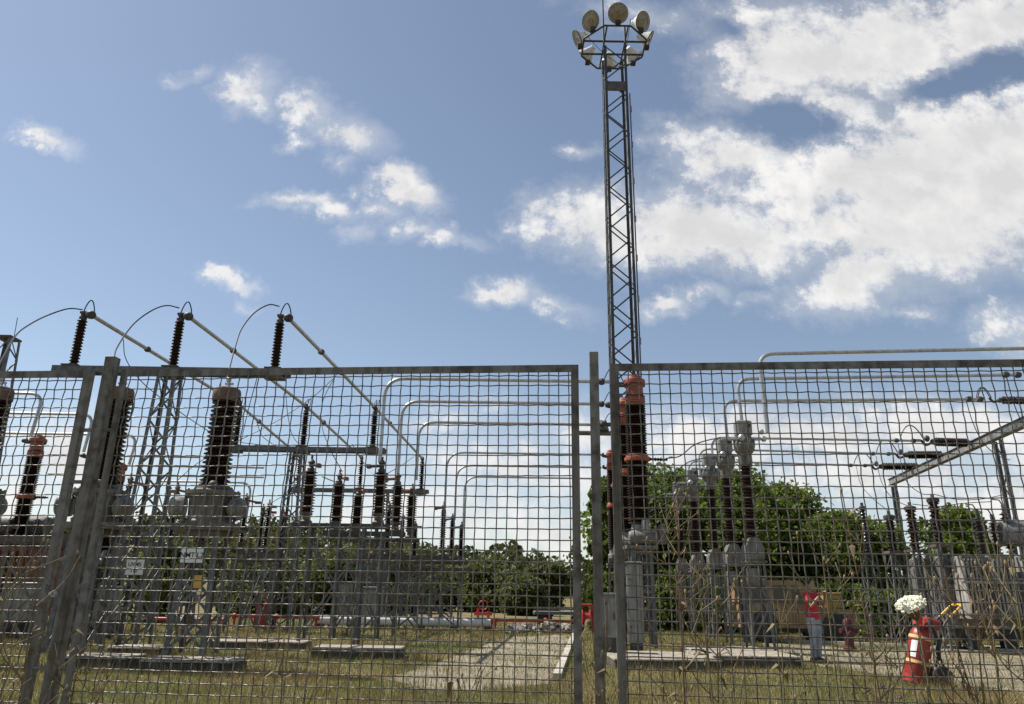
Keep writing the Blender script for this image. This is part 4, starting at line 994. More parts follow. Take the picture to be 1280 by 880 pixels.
# ------------------------------------------------------------------ red fire pipes and the white pipeline
gpz = 'red fire main sections along the back of the yard'
def red_pipe(label, px0, px1, y, Y, r=.062):
    z = zat(y, Y, (px0 + px1) / 2); x0 = xat(px0, Y, z); x1 = xat(px1, Y, z); root = thing('fire_pipe', label, 'pipe', (x0, Y, 0), gpz)
    part('pipe', MB().tube((x0, Y, z), (x1, Y, z), r, 10), M['red'], root); n = max(2, int((x1 - x0) / 2.2))
    for k in range(n + 1):
        x = x0 + (x1 - x0) * (k / n) * .96 + .05; part('support_leg', MB().box((x, Y, (z - r) / 2), (.07, .07, z - r)), M['red'], root, smooth=0)
    b = MB()
    for k in range(n + 1): b.lathe([(0, -.05), (r * 1.8, -.05), (r * 1.8, .05), (0, .05)], (x0 + (x1 - x0) * k / n * .99 + .02, Y, z), (1, 0, 0), 12)
    part('pipe_flange', b, M['red'], root)
red_pipe('red pipe run passing behind the transformer stand', 186, 282, 774, 29)
red_pipe('red pipe run passing behind the second gantry tower', 292, 398, 771, 29.5)
red_pipe('red pipe run behind the near disconnector legs', 410, 545, 774, 30)
red_pipe('red pipe run behind the far disconnector stand', 545, 616, 775, 31)
red_pipe('red pipe run crossing behind the rubble towards the fence post', 618, 745, 776, 31.5)
Y = 28.8; x = xat(328, Y, .8); vs = thing('valve_stand', 'red valve stand with a hand wheel at the gantry foot', 'valve', (x, Y, 0))
part('body', MB().box((x, Y, .28), (.42, .3, .5)).tube((x - .14, Y, 0), (x - .14, Y, .9), .06, 8).tube((x + .16, Y, 0), (x + .16, Y, .85), .06, 8), M['red'], vs)
part('hand_wheel', MB().path([(x + .2 * math.cos(t * math.pi / 8), Y - .2, .95 + .2 * math.sin(t * math.pi / 8)) for t in range(17)], .022, 6), M['red'], vs)
Y = 30.5; x = xat(604, Y, .6); vs = thing('valve_stand', 'red valve stand on the end of the white pipeline', 'valve', (x, Y, 0))
part('body', MB().box((x, Y, .6), (.7, .2, .12)).tube((x - .2, Y, 0), (x - .2, Y, .8), .05, 8).tube((x + .2, Y, 0), (x + .2, Y, .7), .05, 8), M['red'], vs)
part('hand_wheel', MB().path([(x + .17 * math.cos(t * math.pi / 8), Y - .2, .92 + .17 * math.sin(t * math.pi / 8)) for t in range(17)], .02, 6), M['red'], vs)
Y = 30.0; z = .3; b = MB().tube((xat(395, Y, z), Y, z), (xat(613, Y, z), Y, z), .17, 16); root = thing('pipeline', 'thick white pipe lying low along the back of the yard', 'pipe', (xat(395, Y, z), Y, 0))
part('pipe', b, M['white'], root); b = MB()
for k in range(6): b.box((xat(400 + 42 * k, Y, z), Y, .07), (.3, .4, .14))
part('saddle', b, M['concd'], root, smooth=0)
Y = 29.5; x = xat(724, Y, .5); vs = thing('hose_reel', 'red hose reel frame seen between the panel frame and the thin post', 'hose reel', (x + .25, Y, 0))
part('frame', MB().tube((x, Y, 0), (x, Y, 1.0), .04, 8).tube((x + .5, Y, 0), (x + .5, Y, 1.0), .04, 8).tube((x, Y, 1.0), (x + .5, Y, 1.0), .04, 8).tube((x, Y, .55), (x + .5, Y, .55), .03, 8), M['red'], vs)
part('reel', MB().lathe([(0, -.16), (.3, -.16), (.3, -.13), (.2, -.12), (.2, .12), (.3, .13), (.3, .16), (0, .16)], (x + .25, Y, .55), (1, 0, 0), 18), M['red'], vs)
part('wheel', MB().lathe([(0, -.04), (.16, -.04), (.16, .04), (0, .04)], (x + .1, Y - .2, .16), (1, 0, 0), 16), M['rubber'], vs)
# rubble heap + pale bench
b = MB(); rr_ = random.Random(4)
for k in range(110):
    px = rr_.uniform(636, 722); Y = rr_.uniform(28.5, 30.5); c = Vector((xat(px, Y, .2), Y, rr_.uniform(.02, .35) * (1 - abs(px - 685) / 80))); s = rr_.uniform(.06, .2)
    b.box(c, (s * 1.6, s, s * .7), Matrix.Rotation(rr_.uniform(0, 3), 3, Vector((rr_.random(), rr_.random(), 1)).normalized()))
tag(solo('rubble', b, M['rubble'], 'low heap of stone rubble and scrap at the road end', 'rubble', smooth=0), kind='stuff')
Y = 34; x0 = xat(667, Y, 1); x1 = xat(735, Y, 1); tt = thing('flat_trailer', 'pale flat trailer standing behind the rubble heap', 'trailer', ((x0 + x1) / 2, Y, 0))
part('bed', MB().bbox(((x0 + x1) / 2, Y, zat(766, Y, 690)), (x1 - x0, 1.5, .12), .02), M['galv'], tt, smooth=20)
part('side_rail', MB().box(((x0 + x1) / 2, Y - .7, zat(760, Y, 690)), (x1 - x0, .05, .12)), M['galv'], tt, smooth=0)
for t in (.2, .8): part('wheel', MB().lathe([(0, -.1), (.3, -.1), (.32, 0), (.3, .1), (0, .1)], (x0 + (x1 - x0) * t, Y - .55, .32), (0, 1, 0), 18), M['rubber'], tt)
for t in (.05, .95): part('stake', MB().box((x0 + (x1 - x0) * t, Y - .7, zat(766, Y, 690) + .2), (.05, .05, .5)), M['galv'], tt, smooth=0)

# ------------------------------------------------------------------ parked white car, ochre truck
def wheel(root, c, r, w):
    wl = part('wheel', MB().lathe([(r * .62, -w / 2), (r * .92, -w / 2), (r, -w * .3), (r, w * .3), (r * .92, w / 2), (r * .62, w / 2)], c, (0, 1, 0), 22), M['rubber'], root)
    part('rim', MB().lathe([(0, -w * .42), (r * .3, -w * .44), (r * .62, -w * .36), (r * .62, w * .36), (0, w * .3)], c, (0, 1, 0), 18), M['grey'], wl)
def extrude_profile(prof, x0, y, wid, inset=0):
    b = MB(); n = len(prof)
    b.add([(x0 + px, y - wid / 2, pz) for px, pz in prof] + [(x0 + px, y + wid / 2, pz) for px, pz in prof], [tuple(range(n - 1, -1, -1)), tuple(range(n, 2 * n))] + [(k, (k + 1) % n, n + (k + 1) % n, n + k) for k in range(n)])
    return b
Yq_ = 33.0; x0 = xat(187, Yq_, .5); zq = zat(771, Yq_, 210); wq = 1.85; sb = thing('storage_box', 'low dark storage box with a white lid behind the transformer stand', 'box', (x0 + wq / 2, Yq_, 0))
part('box', MB().bbox((x0 + wq / 2, Yq_, (zq - .1) / 2), (wq, .9, zq - .1), .03), M['dark'], sb, smooth=20)
ld = part('lid', MB().bbox((x0 + wq / 2, Yq_, zq - .03), (wq + .1, 1.0, .14), .03), M['white'], sb, smooth=20)
part('handle', MB().box((x0 + wq / 2, Yq_ - .52, zq - .04), (.3, .05, .05)), M['galv'], ld, smooth=0)

Yv = 25.0; x0 = xat(925, Yv, 1); vt = thing('utility_truck', 'faded ochre utility truck parked behind the person in red', 'truck', (x0 + 1.9, Yv + .9, 0)); k_ = (zat(738, Yv, 1000)) / 1.9
yy = Yv + .9
part('body', extrude_profile([(0, .45), (0, 1.12), (2.1, 1.16), (2.35, 1.12), (3.7, 1.02), (3.78, .9), (3.78, .45)], x0, yy, 1.7), M['ochre'], vt, smooth=30)
cabp = [(0.05, 1.13), (.1, 1.82), (.25, 1.9), (1.95, 1.9), (2.12, 1.8), (2.38, 1.14)]
part('cab', extrude_profile(cabp, x0, yy, 1.62), M['ochre'], vt, smooth=30)
for a0, a1 in ((.25, .95), (1.1, 1.62), (1.72, 2.0)):
    part('side_window', extrude_profile([(a0, 1.2), (a0 + .02, 1.74), (a1 - (.06 if a1 < 2 else .1), 1.74), (a1 + (.0 if a1 < 2 else .1), 1.2)], x0, yy - .815, .02), M['glass'], vt, smooth=0)
part('windscreen', MB().add([(x0 + 2.4, yy - .7, 1.2), (x0 + 2.4, yy + .7, 1.2), (x0 + 2.17, yy + .66, 1.78), (x0 + 2.17, yy - .66, 1.78)], [(0, 1, 2, 3)]), M['glass'], vt, smooth=0)
for dx in (.75, 3.05):
    part('wheel_arch', MB().lathe([(0, -.02), (.46, -.02), (.46, .02), (0, .02)], (x0 + dx, yy - .855, .5), (0, 1, 0), 22), M['dark'], vt)
    wheel(vt, (x0 + dx, yy - .78, .38), .38, .24); wheel(vt, (x0 + dx, yy + .7, .38), .38, .24)
part('bumper', MB().bbox((x0 + 3.84, yy, .55), (.12, 1.6, .18), .02), M['dark'], vt, smooth=0)
part('chassis', MB().box((x0 + 1.9, yy, .4), (3.4, 1.3, .12)), M['dark'], vt, smooth=0)
dr = part('door', MB().bbox((x0 + 1.55, yy - .86, .86), (1.0, .03, .5), .01), M['ochre'], vt, smooth=20)
part('handle', MB().box((x0 + 1.15, yy - .885, .98), (.14, .03, .035)), M['dark'], dr, smooth=0)
part('headlight', MB().lathe([(0, 0), (.11, 0), (.1, .04), (0, .05)], (x0 + 3.78, yy - .55, .82), (1, 0, 0), 14), M['lgrey'], vt)
part('mirror', MB().box((x0 + 2.2, yy - .98, 1.4), (.05, .12, .22)), M['dark'], vt, smooth=0)
# yellow crate and lamp standing on the bonnet
bx = Vector((x0 + 3.15, yy - .3, 1.08)); lg = thing('tool_crate', 'yellow tool crate resting on the truck bonnet', 'crate', bx)
part('box', MB().bbox(bx + Vector((0, 0, .2)), (.55, .45, .42), .03), M['crate'], lg, smooth=20)
part('lid', MB().bbox(bx + Vector((0, 0, .44)), (.59, .49, .06), .02), M['ochre'], lg, smooth=20)
part('handle', MB().path([bx + Vector((-.12, -.26, .25)), bx + Vector((-.1, -.3, .25)), bx + Vector((.1, -.3, .25)), bx + Vector((.12, -.26, .25))], .015, 6), M['dark'], lg)

# wine red standpipe
p = gp(1063, 812); p = Vector((p.x, p.y, 0)); hy = thing('standpipe', 'wine red fire standpipe on the road edge', 'hydrant', p)
part('barrel', MB().lathe([(0, 0), (.18, 0), (.18, .05), (.12, .08), (.115, .55), (.14, .58), (.14, .64), (.11, .68), (0, .7)], p, n=18), M['magenta'], hy)
part('bonnet', MB().lathe([(0, .68), (.13, .68), (.12, .76), (.07, .83), (.03, .85), (.03, .9), (0, .9)], p, n=16), M['magenta'], hy)
for s in (-1, 1): part('outlet', MB().lathe([(0, 0), (.06, 0), (.06, .1), (.075, .1), (.075, .14), (0, .14)], p + Vector((s * .11, -.02, .5)), (s, -.2, 0), 12), M['magenta'], hy)
part('front_outlet', MB().lathe([(0, 0), (.075, 0), (.075, .1), (.09, .1), (.09, .14), (0, .14)], p + Vector((0, -.1, .42)), (0, -1, 0), 12), M['magenta'], hy)

# ------------------------------------------------------------------ wheeled fire extinguisher
p = gp(1150, 857); p = Vector((p.x, p.y, 0)); ex = thing('wheeled_extinguisher', 'red wheeled fire extinguisher leaning on its trolley by the road', 'fire extinguisher', p)
TL = Matrix.Rotation(R(17), 3, 'Y'); ax = TL @ Vector((0, 0, 1)); sx = TL @ Vector((1, 0, 0)); bs_ = p + Vector((-.06, 0, .1))
def L(x, y, z): return bs_ + sx * x + Vector((0, y, 0)) + ax * z
part('cylinder', MB().lathe([(0, .02), (.17, .02), (.185, .06), (.185, .7), (.165, .78), (.12, .84), (.07, .86), (.07, .9), (0, .9)], bs_, ax, 26), M['orange'], ex)
part('foot_ring', MB().lathe([(.16, -.07), (.195, -.07), (.195, .05), (.17, .05)], bs_, ax, 24), M['orange'], ex)
for z in (.24, .64): part('strap', MB().lathe([(.186, z), (.192, z), (.192, z + .05), (.186, z + .05)], bs_, ax, 26), M['band'], ex)
lb = MB()
for k in range(5):
    for h in (.33, .6):
        a = R(198 + k * 8); lb.v.append(bs_ + (sx * math.cos(a) + Vector((0, 1, 0)) * math.sin(a)) * .1885 + ax * h)
lb.f += [(2 * k, 2 * k + 2, 2 * k + 3, 2 * k + 1) for k in range(4)]
part('paper_label', lb, M['white'], ex, smooth=0)
part('valve', MB().tube(L(0, 0, .88), L(0, 0, 1.02), .045, 10).tube(L(-.06, 0, .98), L(.1, 0, 1.0), .03, 8), M['dark'], ex)
part('hose_box', MB().bbox(L(.1, -.02, .95), (.28, .26, .17), .04, TL), M['orange'], ex, smooth=25)
part('horn', MB().lathe([(.015, .3), (.025, .25), (.075, .02), (.075, 0), (0, .01)], L(-.15, -.12, .86), Vector((.12, 0, 1)), 14), M['red'], ex)
part('hose', MB().path(spline([L(.05, -.1, 1.0), L(.0, -.2, .95), L(.16, -.22, .7), L(.24, -.2, .4), L(.17, -.2, .55), L(.24, -.16, .8)], 6), .02, 8), M['rubber'], ex)
fr = MB()
for s in (-.16, .16): fr.path(rounded([L(.2, s, .0), L(.25, s, .98), L(.32, s, 1.12), L(.5, s, 1.38)], .1), .02, 8)
part('trolley_frame', fr, M['dark'], ex)
part('handle', MB().path(rounded([L(.33, -.16, 1.13), L(.51, -.16, 1.4), L(.51, .16, 1.4), L(.33, .16, 1.13)], .06), .022, 8), M['yellow'], ex)
for s in (-.26, .3):
    c = p + Vector((.27, s, .165)); wl = part('wheel', MB().lathe([(.1, -.03), (.15, -.032), (.165, -.02), (.165, .02), (.15, .032), (.1, .03)], c, (0, 1, 0), 24), M['rubber'], ex)
    hb_ = MB().lathe([(0, -.028), (.03, -.034), (.035, -.02), (.1, -.02), (.1, .02), (0, .02)], c, (0, 1, 0), 20); part('hub', hb_, M['dark'], wl)
    d = MB()
    for k in range(5): d.lathe([(0, 0), (.016, 0), (.016, .006), (0, .006)], c + Vector((.065 * math.cos(k * 1.256), -.021, .065 * math.sin(k * 1.256))), (0, -1, 0), 10)
    part('hub_hole', d, M['lgrey'], wl)
part('axle', MB().tube(p + Vector((.24, -.26, .165)), p + Vector((.24, .3, .165)), .02, 8), M['dark'], ex)
part('prop_leg', MB().path([L(.27, -.05, .55), p + Vector((.48, -.05, .02))], .018, 8), M['dark'], ex)

# ------------------------------------------------------------------ person in red
def blob_mesh(name, build, voxel, material, parent, smooth_it=6):
    mb = MB(); build(mb)
    me = mb.mesh(name, material, (0, 0, 0), 0); ob = bpy.data.objects.new(name, me); COL.objects.link(ob)
    md = ob.modifiers.new('remesh', 'REMESH'); md.mode = 'VOXEL'; md.voxel_size = voxel
    sm = ob.modifiers.new('smooth', 'SMOOTH'); sm.factor = .5; sm.iterations = smooth_it
    bpy.context.view_layer.update()
    nm_ = bpy.data.meshes.new_from_object(ob.evaluated_get(bpy.context.evaluated_depsgraph_get()))
    nm_.name = name; nm_.polygons.foreach_set('use_smooth', [True] * len(nm_.polygons))
    if not nm_.materials: nm_.materials.append(material)
    bpy.data.objects.remove(ob); o = bpy.data.objects.new(name, nm_); COL.objects.link(o); o.parent = parent; return o
p = gp(1022, 828); ps = thing('person', 'person in a red T-shirt and pale jeans standing on the road with raised hands', 'person', (p.x, p.y, .008))
ps.rotation_euler = (0, 0, R(38))
# local frame: facing -y, x to the figure's own left
J = dict(hipL=(.09, 0, .92), kneeL=(.1, -.03, .5), ankL=(.1, .02, .1), hipR=(-.09, 0, .92), kneeR=(-.085, .0, .5), ankR=(-.07, .04, .1),
         shL=(.19, .0, 1.42), elL=(.25, -.16, 1.17), wrL=(.09, -.3, 1.42), shR=(-.19, 0, 1.42), elR=(-.26, -.14, 1.18), wrR=(-.06, -.29, 1.45), neck=(0, .0, 1.48), head=(0, -.02, 1.62))
J = {k: Vector(v) for k, v in J.items()}
def hand(mb, w, d, up, side):
    d = Vector(d).normalized(); up = Vector(up).normalized(); s = d.cross(up).normalized() * side; up = s.cross(d).normalized() * side
    mb.path([w, w + d * .045, w + d * .085], .03, 8, [.026, .034, .032])
    for k, ln in enumerate((.065, .075, .07, .055)):
        a = w + d * .085 + s * (.027 - .018 * k); q = a + d * ln * .5 + up * .012; mb.path([w + d * .05 + s * (.02 - .013 * k), a, q, q + d * ln * .3 + up * .03], .009, 6, [.01, .0095, .009, .0075])
    a = w + d * .03 + s * .03; mb.path([w + d * .02, a, a + d * .03 + s * .02, a + d * .055 + s * .02 + up * .02], .01, 6, [.014, .013, .011, .009])
def body(mb):
    for s in 'LR':
        mb.path([J['hip' + s], J['hip' + s].lerp(J['knee' + s], .5), J['knee' + s], J['knee' + s].lerp(J['ank' + s], .35), J['ank' + s], J['ank' + s] - Vector((0, 0, .05))], .06, 12, [.085, .078, .055, .056, .037, .036])
        mb.path([J['neck'] + Vector((0, .0, -.06)), J['sh' + s], J['sh' + s].lerp(J['el' + s], .5), J['el' + s], J['el' + s].lerp(J['wr' + s], .4), J['wr' + s]], .05, 10, [.055, .058, .046, .038, .037, .026])
        mb.path([J['ank' + s] + Vector((0, .05, -.06)), J['ank' + s] + Vector((0, -.15, -.075))], .035, 8, [.034, .03])
    for z, rx, ry in ((.95, .155, .11), (1.05, .14, .1), (1.2, .155, .11), (1.32, .165, .115), (1.4, .15, .095)): mb.ball((0, .01, z), 1, 16, (rx, ry, .11))
    mb.path([J['neck'] + Vector((0, .02, -.04)), J['neck'] + Vector((0, 0, .08))], .055, 12, [.062, .054])
    hd = J['head']; mb.ball(hd + Vector((0, .01, .03)), 1, 18, (.075, .093, .105)); mb.ball(hd + Vector((0, -.03, -.05)), 1, 14, (.055, .062, .07))
    mb.ball(hd + Vector((0, -.1, -.005)), 1, 8, (.014, .02, .026)); mb.ball(hd + Vector((0, -.085, -.06)), 1, 8, (.024, .012, .01))
    for s in (-1, 1): mb.ball(hd + Vector((s * .078, .015, .0)), 1, 8, (.012, .022, .034)); mb.ball(hd + Vector((s * .03, -.08, .03)), 1, 8, (.02, .012, .008))
    hand(mb, J['wrL'], (-.4, -.35, .75), (-.5, -.3, -.2), 1); hand(mb, J['wrR'], (.3, -.35, .8), (.5, -.3, -.2), -1)
bd = blob_mesh('body', body, .0085, M['skin'], ps, 3)
def shirt(mb):
    for z, rx, ry in ((.93, .185, .14), (1.0, .178, .135), (1.1, .172, .13), (1.2, .178, .135), (1.32, .19, .14), (1.4, .17, .115)): mb.ball((0, .01, z), 1, 18, (rx, ry, .09))
    for s in 'LR': mb.path([J['neck'] + Vector((0, .01, -.07)), J['sh' + s] + Vector((0, 0, .005)), J['sh' + s].lerp(J['el' + s], .62)], .06, 14, [.07, .078, .072])
blob_mesh('shirt', shirt, .011, M['shirt'], ps, 4)
def trousers(mb):
    mb.ball((0, .01, .9), 1, 18, (.17, .125, .1))
    for s in 'LR': mb.path([J['hip' + s] + Vector((0, .0, .02)), J['hip' + s].lerp(J['knee' + s], .5), J['knee' + s], J['knee' + s].lerp(J['ank' + s], .4), J['ank' + s] + Vector((0, 0, .0))], .08, 14, [.105, .096, .074, .073, .062])
blob_mesh('trousers', trousers, .011, M['jeans'], ps, 4)
def hair(mb):
    hd = J['head']; mb.ball(hd + Vector((0, .03, .05)), 1, 16, (.085, .095, .1)); mb.ball(hd + Vector((0, .06, -.02)), 1, 12, (.075, .06, .07))
blob_mesh('hair', hair, .009, M['hair'], ps, 3)
for s in 'LR':
    def shoe(mb, s=s):
        a = J['ank' + s]; mb.path([a + Vector((0, .075, -.055)), a + Vector((0, 0, -.045)), a + Vector((0, -.1, -.062)), a + Vector((0, -.19, -.072))], .045, 10, [.04, .05, .043, .027]); mb.box(a + Vector((0, -.055, -.092)), (.085, .28, .02))
    blob_mesh('shoe', shoe, .009, M['shoe'], ps, 2)
ph = MB().bbox((.02, -.37, 1.55), (.075, .012, .15), .004, Matrix.Rotation(R(20), 3, 'X'))
pw = ps.matrix_basis if False else Matrix.Translation(ps.location) @ Matrix.Rotation(R(38), 4, 'Z')
ph.v = [pw @ v for v in ph.v]
solo('mobile_phone', ph, M['dark'], 'small dark phone held up by the person in red', 'phone', smooth=0)

# ------------------------------------------------------------------ grass
rs = np.random.RandomState(21)
def in_poly(X, Y, poly):
    c = np.zeros(len(X), bool); n = len(poly)
    for i in range(n):
        a = poly[i]; b = poly[(i + 1) % n]
        k = ((a.y > Y) != (b.y > Y)) & (X < (b.x - a.x) * (Y - a.y) / (b.y - a.y + 1e-12) + a.x); c ^= k
    return c
def grass(name, n, y0, y1, h0, h1, wd, material, label, spread=.78, seed=1, lean=.5, keep_road=0.0, clump=False):
    rs = np.random.RandomState(seed)
    u = rs.rand(n); Y = y0 * (y1 / y0) ** u if y1 / y0 > 1.5 else y0 + (y1 - y0) * u
    X = rs.uniform(-spread, spread, n) * Y
    if clump:
        k = rs.randint(0, n // 25, n); cxx = rs.uniform(-spread, spread, n // 25)[k] * Y[k]; X = cxx + rs.normal(size=n) * .12; Y = Y[k] + rs.normal(size=n) * .12
    bad = in_poly(X, Y, roadA) | in_poly(X, Y, roadB)
    for (a, b, c, d, h) in PL: bad |= (X > a - .02) & (X < b + .02) & (Y > c - .02) & (Y < d + .02)
    ok = ~bad | (rs.rand(n) < keep_road); X, Y = X[ok], Y[ok]; n = len(X)
    H = rs.uniform(h0, h1, n); a = rs.uniform(0, 2 * math.pi, n); W_ = wd * rs.uniform(.6, 1.4, n) * np.clip(Y / 14, .6, 2.4)
    V = np.zeros((n, 3, 3)); V[:, 0, 0] = X - W_ * np.cos(a); V[:, 0, 1] = Y - W_ * np.sin(a); V[:, 1, 0] = X + W_ * np.cos(a); V[:, 1, 1] = Y + W_ * np.sin(a)
    la = rs.uniform(0, 2 * math.pi, n); ll = H * lean * rs.rand(n); V[:, 2, 0] = X + ll * np.cos(la); V[:, 2, 1] = Y + ll * np.sin(la); V[:, 2, 2] = H
    V[:, :2, 2] = -.01
    me = bpy.data.meshes.new(name); me.vertices.add(n * 3); me.vertices.foreach_set('co', V.reshape(-1)); me.loops.add(n * 3); me.loops.foreach_set('vertex_index', np.arange(n * 3))
    me.polygons.add(n); me.polygons.foreach_set('loop_start', np.arange(0, n * 3, 3)); me.polygons.foreach_set('loop_total', np.full(n, 3)); me.materials.append(material); me.update()
    o = bpy.data.objects.new(name, me); COL.objects.link(o); tag(o, label, 'grass', kind='stuff'); return o
grass('grass', 230000, 8.5, 42, .03, .11, .006, M['grass'], 'short mown half dry grass over the whole yard', seed=1, keep_road=.3)
grass('dry_grass', 26000, 8.5, 30, .08, .28, .005, M['drygrass'], 'tufts of longer straw coloured grass in the yard', seed=2, clump=True, lean=.9, keep_road=.25)

# ------------------------------------------------------------------ tall weeds along the fence
def weed(label, px, ytop, Y, seed, lean=0, heads='seed', m='stalk', nb=7, base_px=None, group='tall dry weeds along the fence', name='dry_weed'):
    rr = random.Random(seed); top = at(px, ytop, Y); bx = at(base_px if base_px else px + rr.uniform(-15, 15), 880, Y).x
    root = thing(name, label, 'weed', (bx, Y, 0), group); base = Vector((bx, Y + rr.uniform(-.1, .1), 0)); st = MB(); hd = MB()
    mid = base.lerp(top, .5) + Vector((rr.uniform(-.04, .04), rr.uniform(-.05, .05), .03))
    main = spline([base, mid, top], 8); st.path(main, .004, 5, [.0055 - .0035 * k / (len(main) - 1) for k in range(len(main))])
    tips = [top]
    for k in range(nb):
        t = rr.uniform(.35, .95); p = main[int(t * (len(main) - 1))]; a = rr.uniform(0, 6.28); ln = rr.uniform(.15, .42) * (1.15 - t * .5)
        e = p + Vector((math.cos(a) * ln * .6, math.sin(a) * ln * .4, ln * .85)); c_ = p.lerp(e, .5) + Vector((math.cos(a), math.sin(a), 0)) * ln * .12
        st.path(spline([p, c_, e], 4), .0022, 4); tips.append(e)
        for q in range(rr.randint(1, 4)):
            p2 = p.lerp(e, rr.uniform(.4, .8)); e2 = p2 + Vector((rr.uniform(-.1, .1), rr.uniform(-.08, .08), rr.uniform(.05, .14))); st.path([p2, e2], .0015, 4); tips.append(e2)
    part('stem', st, M[m], root)
    lf = MB()
    for k in range(rr.randint(8, 16)):
        p = main[rr.randint(3, len(main) - 2)]; a = rr.uniform(0, 6.28); ln = rr.uniform(.03, .085); d = Vector((math.cos(a), math.sin(a) * .6, rr.uniform(-.5, .5))).normalized(); s = d.cross(Vector((0, 0, 1))).normalized() * ln * .14
        q = p + d * ln * .5 + Vector((0, 0, .015)); e = p + d * ln + Vector((0, 0, -.02)); lf.add([p, q + s, e, q - s, q + Vector((0, 0, .006))], [(0, 1, 4), (1, 2, 4), (2, 3, 4), (3, 0, 4)])
    for e in tips:
        if rr.random() < .4: continue
        r = rr.uniform(.0035, .0065)
        if heads == 'seed': hd.ball(e, r, 7, (.9, .9, 1.7))
        else: hd.ball(e, r * 1.3, 8, (1, 1, 1.25))
    nl_ = len(lf.f); lf.add(hd.v, hd.f); fo = part('foliage', lf, [M[m], M['head' if heads == 'seed' else 'thistle']], root, smooth=50)
    for q in range(nl_, len(fo.data.polygons)): fo.data.polygons[q].material_index = 1
    return root
W_ = [(14, 690, 2.9, 'gnarled dry weed at the photo edge before the far panel', 0, 10, 8), (52, 700, 3.0, 'dry weed with many pods close to the thick post', 0, 30, 9),
      (112, 770, 3.2, 'bent dry stalk leaning at the foot of the thick post', 0, 92, 4), (760, 735, 3.15, 'dry weed leaning in the gap beside the thin post', 0, 745, 6), (738, 760, 3.0, 'short dry weed at the foot of the thin post', 0, 752, 5),
      (846, 628, 2.95, 'tall dry weed before the tall grey cabinet', 0, 872, 12), (868, 690, 2.9, 'dry weed with pods before the breaker plinth', 0, 880, 8), (895, 735, 3.05, 'thin dry weed before the instrument transformer plinth', 0, 885, 5),
      (1052, 612, 2.9, 'tall thin weed reaching above the truck', 0, 1105, 9), (1022, 640, 3.0, 'slender weed crossing the mesh beside the person', 0, 1048, 7), (1088, 770, 2.8, 'thistle stalk before the standpipe', 0, 1112, 5),
      (1215, 720, 2.75, 'spreading dry weed before the radiators', 0, 1262, 10), (1262, 690, 2.8, 'leafy dry weed before the transformer at the photo edge', 0, 1275, 10), (1185, 770, 2.8, 'branching weed beside the extinguisher trolley', 0, 1240, 8), (1238, 760, 2.7, 'low branching weed before the transformer skid', 0, 1250, 9),
      (975, 760, 3.0, 'thin dry weed before the edge of the broad plinth', 0, 985, 4), (355, 800, 3.1, 'single thin stalk before the second gantry plinth', 0, 350, 2), (567, 770, 3.0, 'single thin dark stalk crossing the mesh by the road', 0, 590, 2)]
for i, (px, yt, Y, lb, le, bpx, nb) in enumerate(W_):
    weed(lb, px, yt, Y, 100 + i, heads='thistle' if 'thistle' in lb else 'seed', m='stalk' if i % 3 else 'stalkg', nb=nb, base_px=bpx)
# white umbel
Yu = 2.85; c = at(1139, 757, Yu); um = thing('wild_carrot', 'wild carrot with one cream flower head seen over the extinguisher', 'flower', (at(1150, 880, Yu).x, Yu, 0)); st = MB()
base = Vector((at(1158, 880, Yu).x, Yu, 0)); nk = c + Vector((.015, 0, -.055)); st.path(spline([base, base.lerp(nk, .5) + Vector((.02, 0, 0)), nk], 6), .003, 6); fl = MB(); rr = random.Random(8); tilt = Matrix.Rotation(R(-22), 3, 'Y') @ Matrix.Rotation(R(18), 3, 'X')
for k in range(90):
    a = k * 2.39996; r = .047 * math.sqrt((k + .5) / 90); e = c + tilt @ Vector((r * math.cos(a), r * math.sin(a), .016 * math.cos(r / .047 * 1.4) + rr.uniform(-.004, .004)))
    if k % 2 == 0: st.path([nk, nk.lerp(e, .6) + Vector((0, 0, -.006)), e], .0009, 4)
    for q in range(12):
        o = Vector((rr.uniform(-.007, .007), rr.uniform(-.007, .007), rr.uniform(-.006, .01))); fl.ball(e + o, rr.uniform(.003, .005), 5, (1, 1, .8))
part('stem', st, M['stalkg'], um); part('flower_head', fl, M['petal'], um)
for i, (px, y, Y, lb) in enumerate([(868, 871 - 760 + 760, 2.7, 'purple thistle flower low before the mesh')]):
    pass

# ------------------------------------------------------------------ light
EL = R(55); AZ = R(-68)
sd = Vector((math.sin(AZ) * math.cos(EL), math.cos(AZ) * math.cos(EL), math.sin(EL)))
sun = bpy.data.lights.new('sun', 'SUN'); sun.energy = 5.0; sun.angle = R(.53); sun.color = (1, .95, .87)
so = bpy.data.objects.new('sun', sun); COL.objects.link(so); so.rotation_euler = sd.to_track_quat('Z', 'Y').to_euler(); so.location = (0, 0, 60)

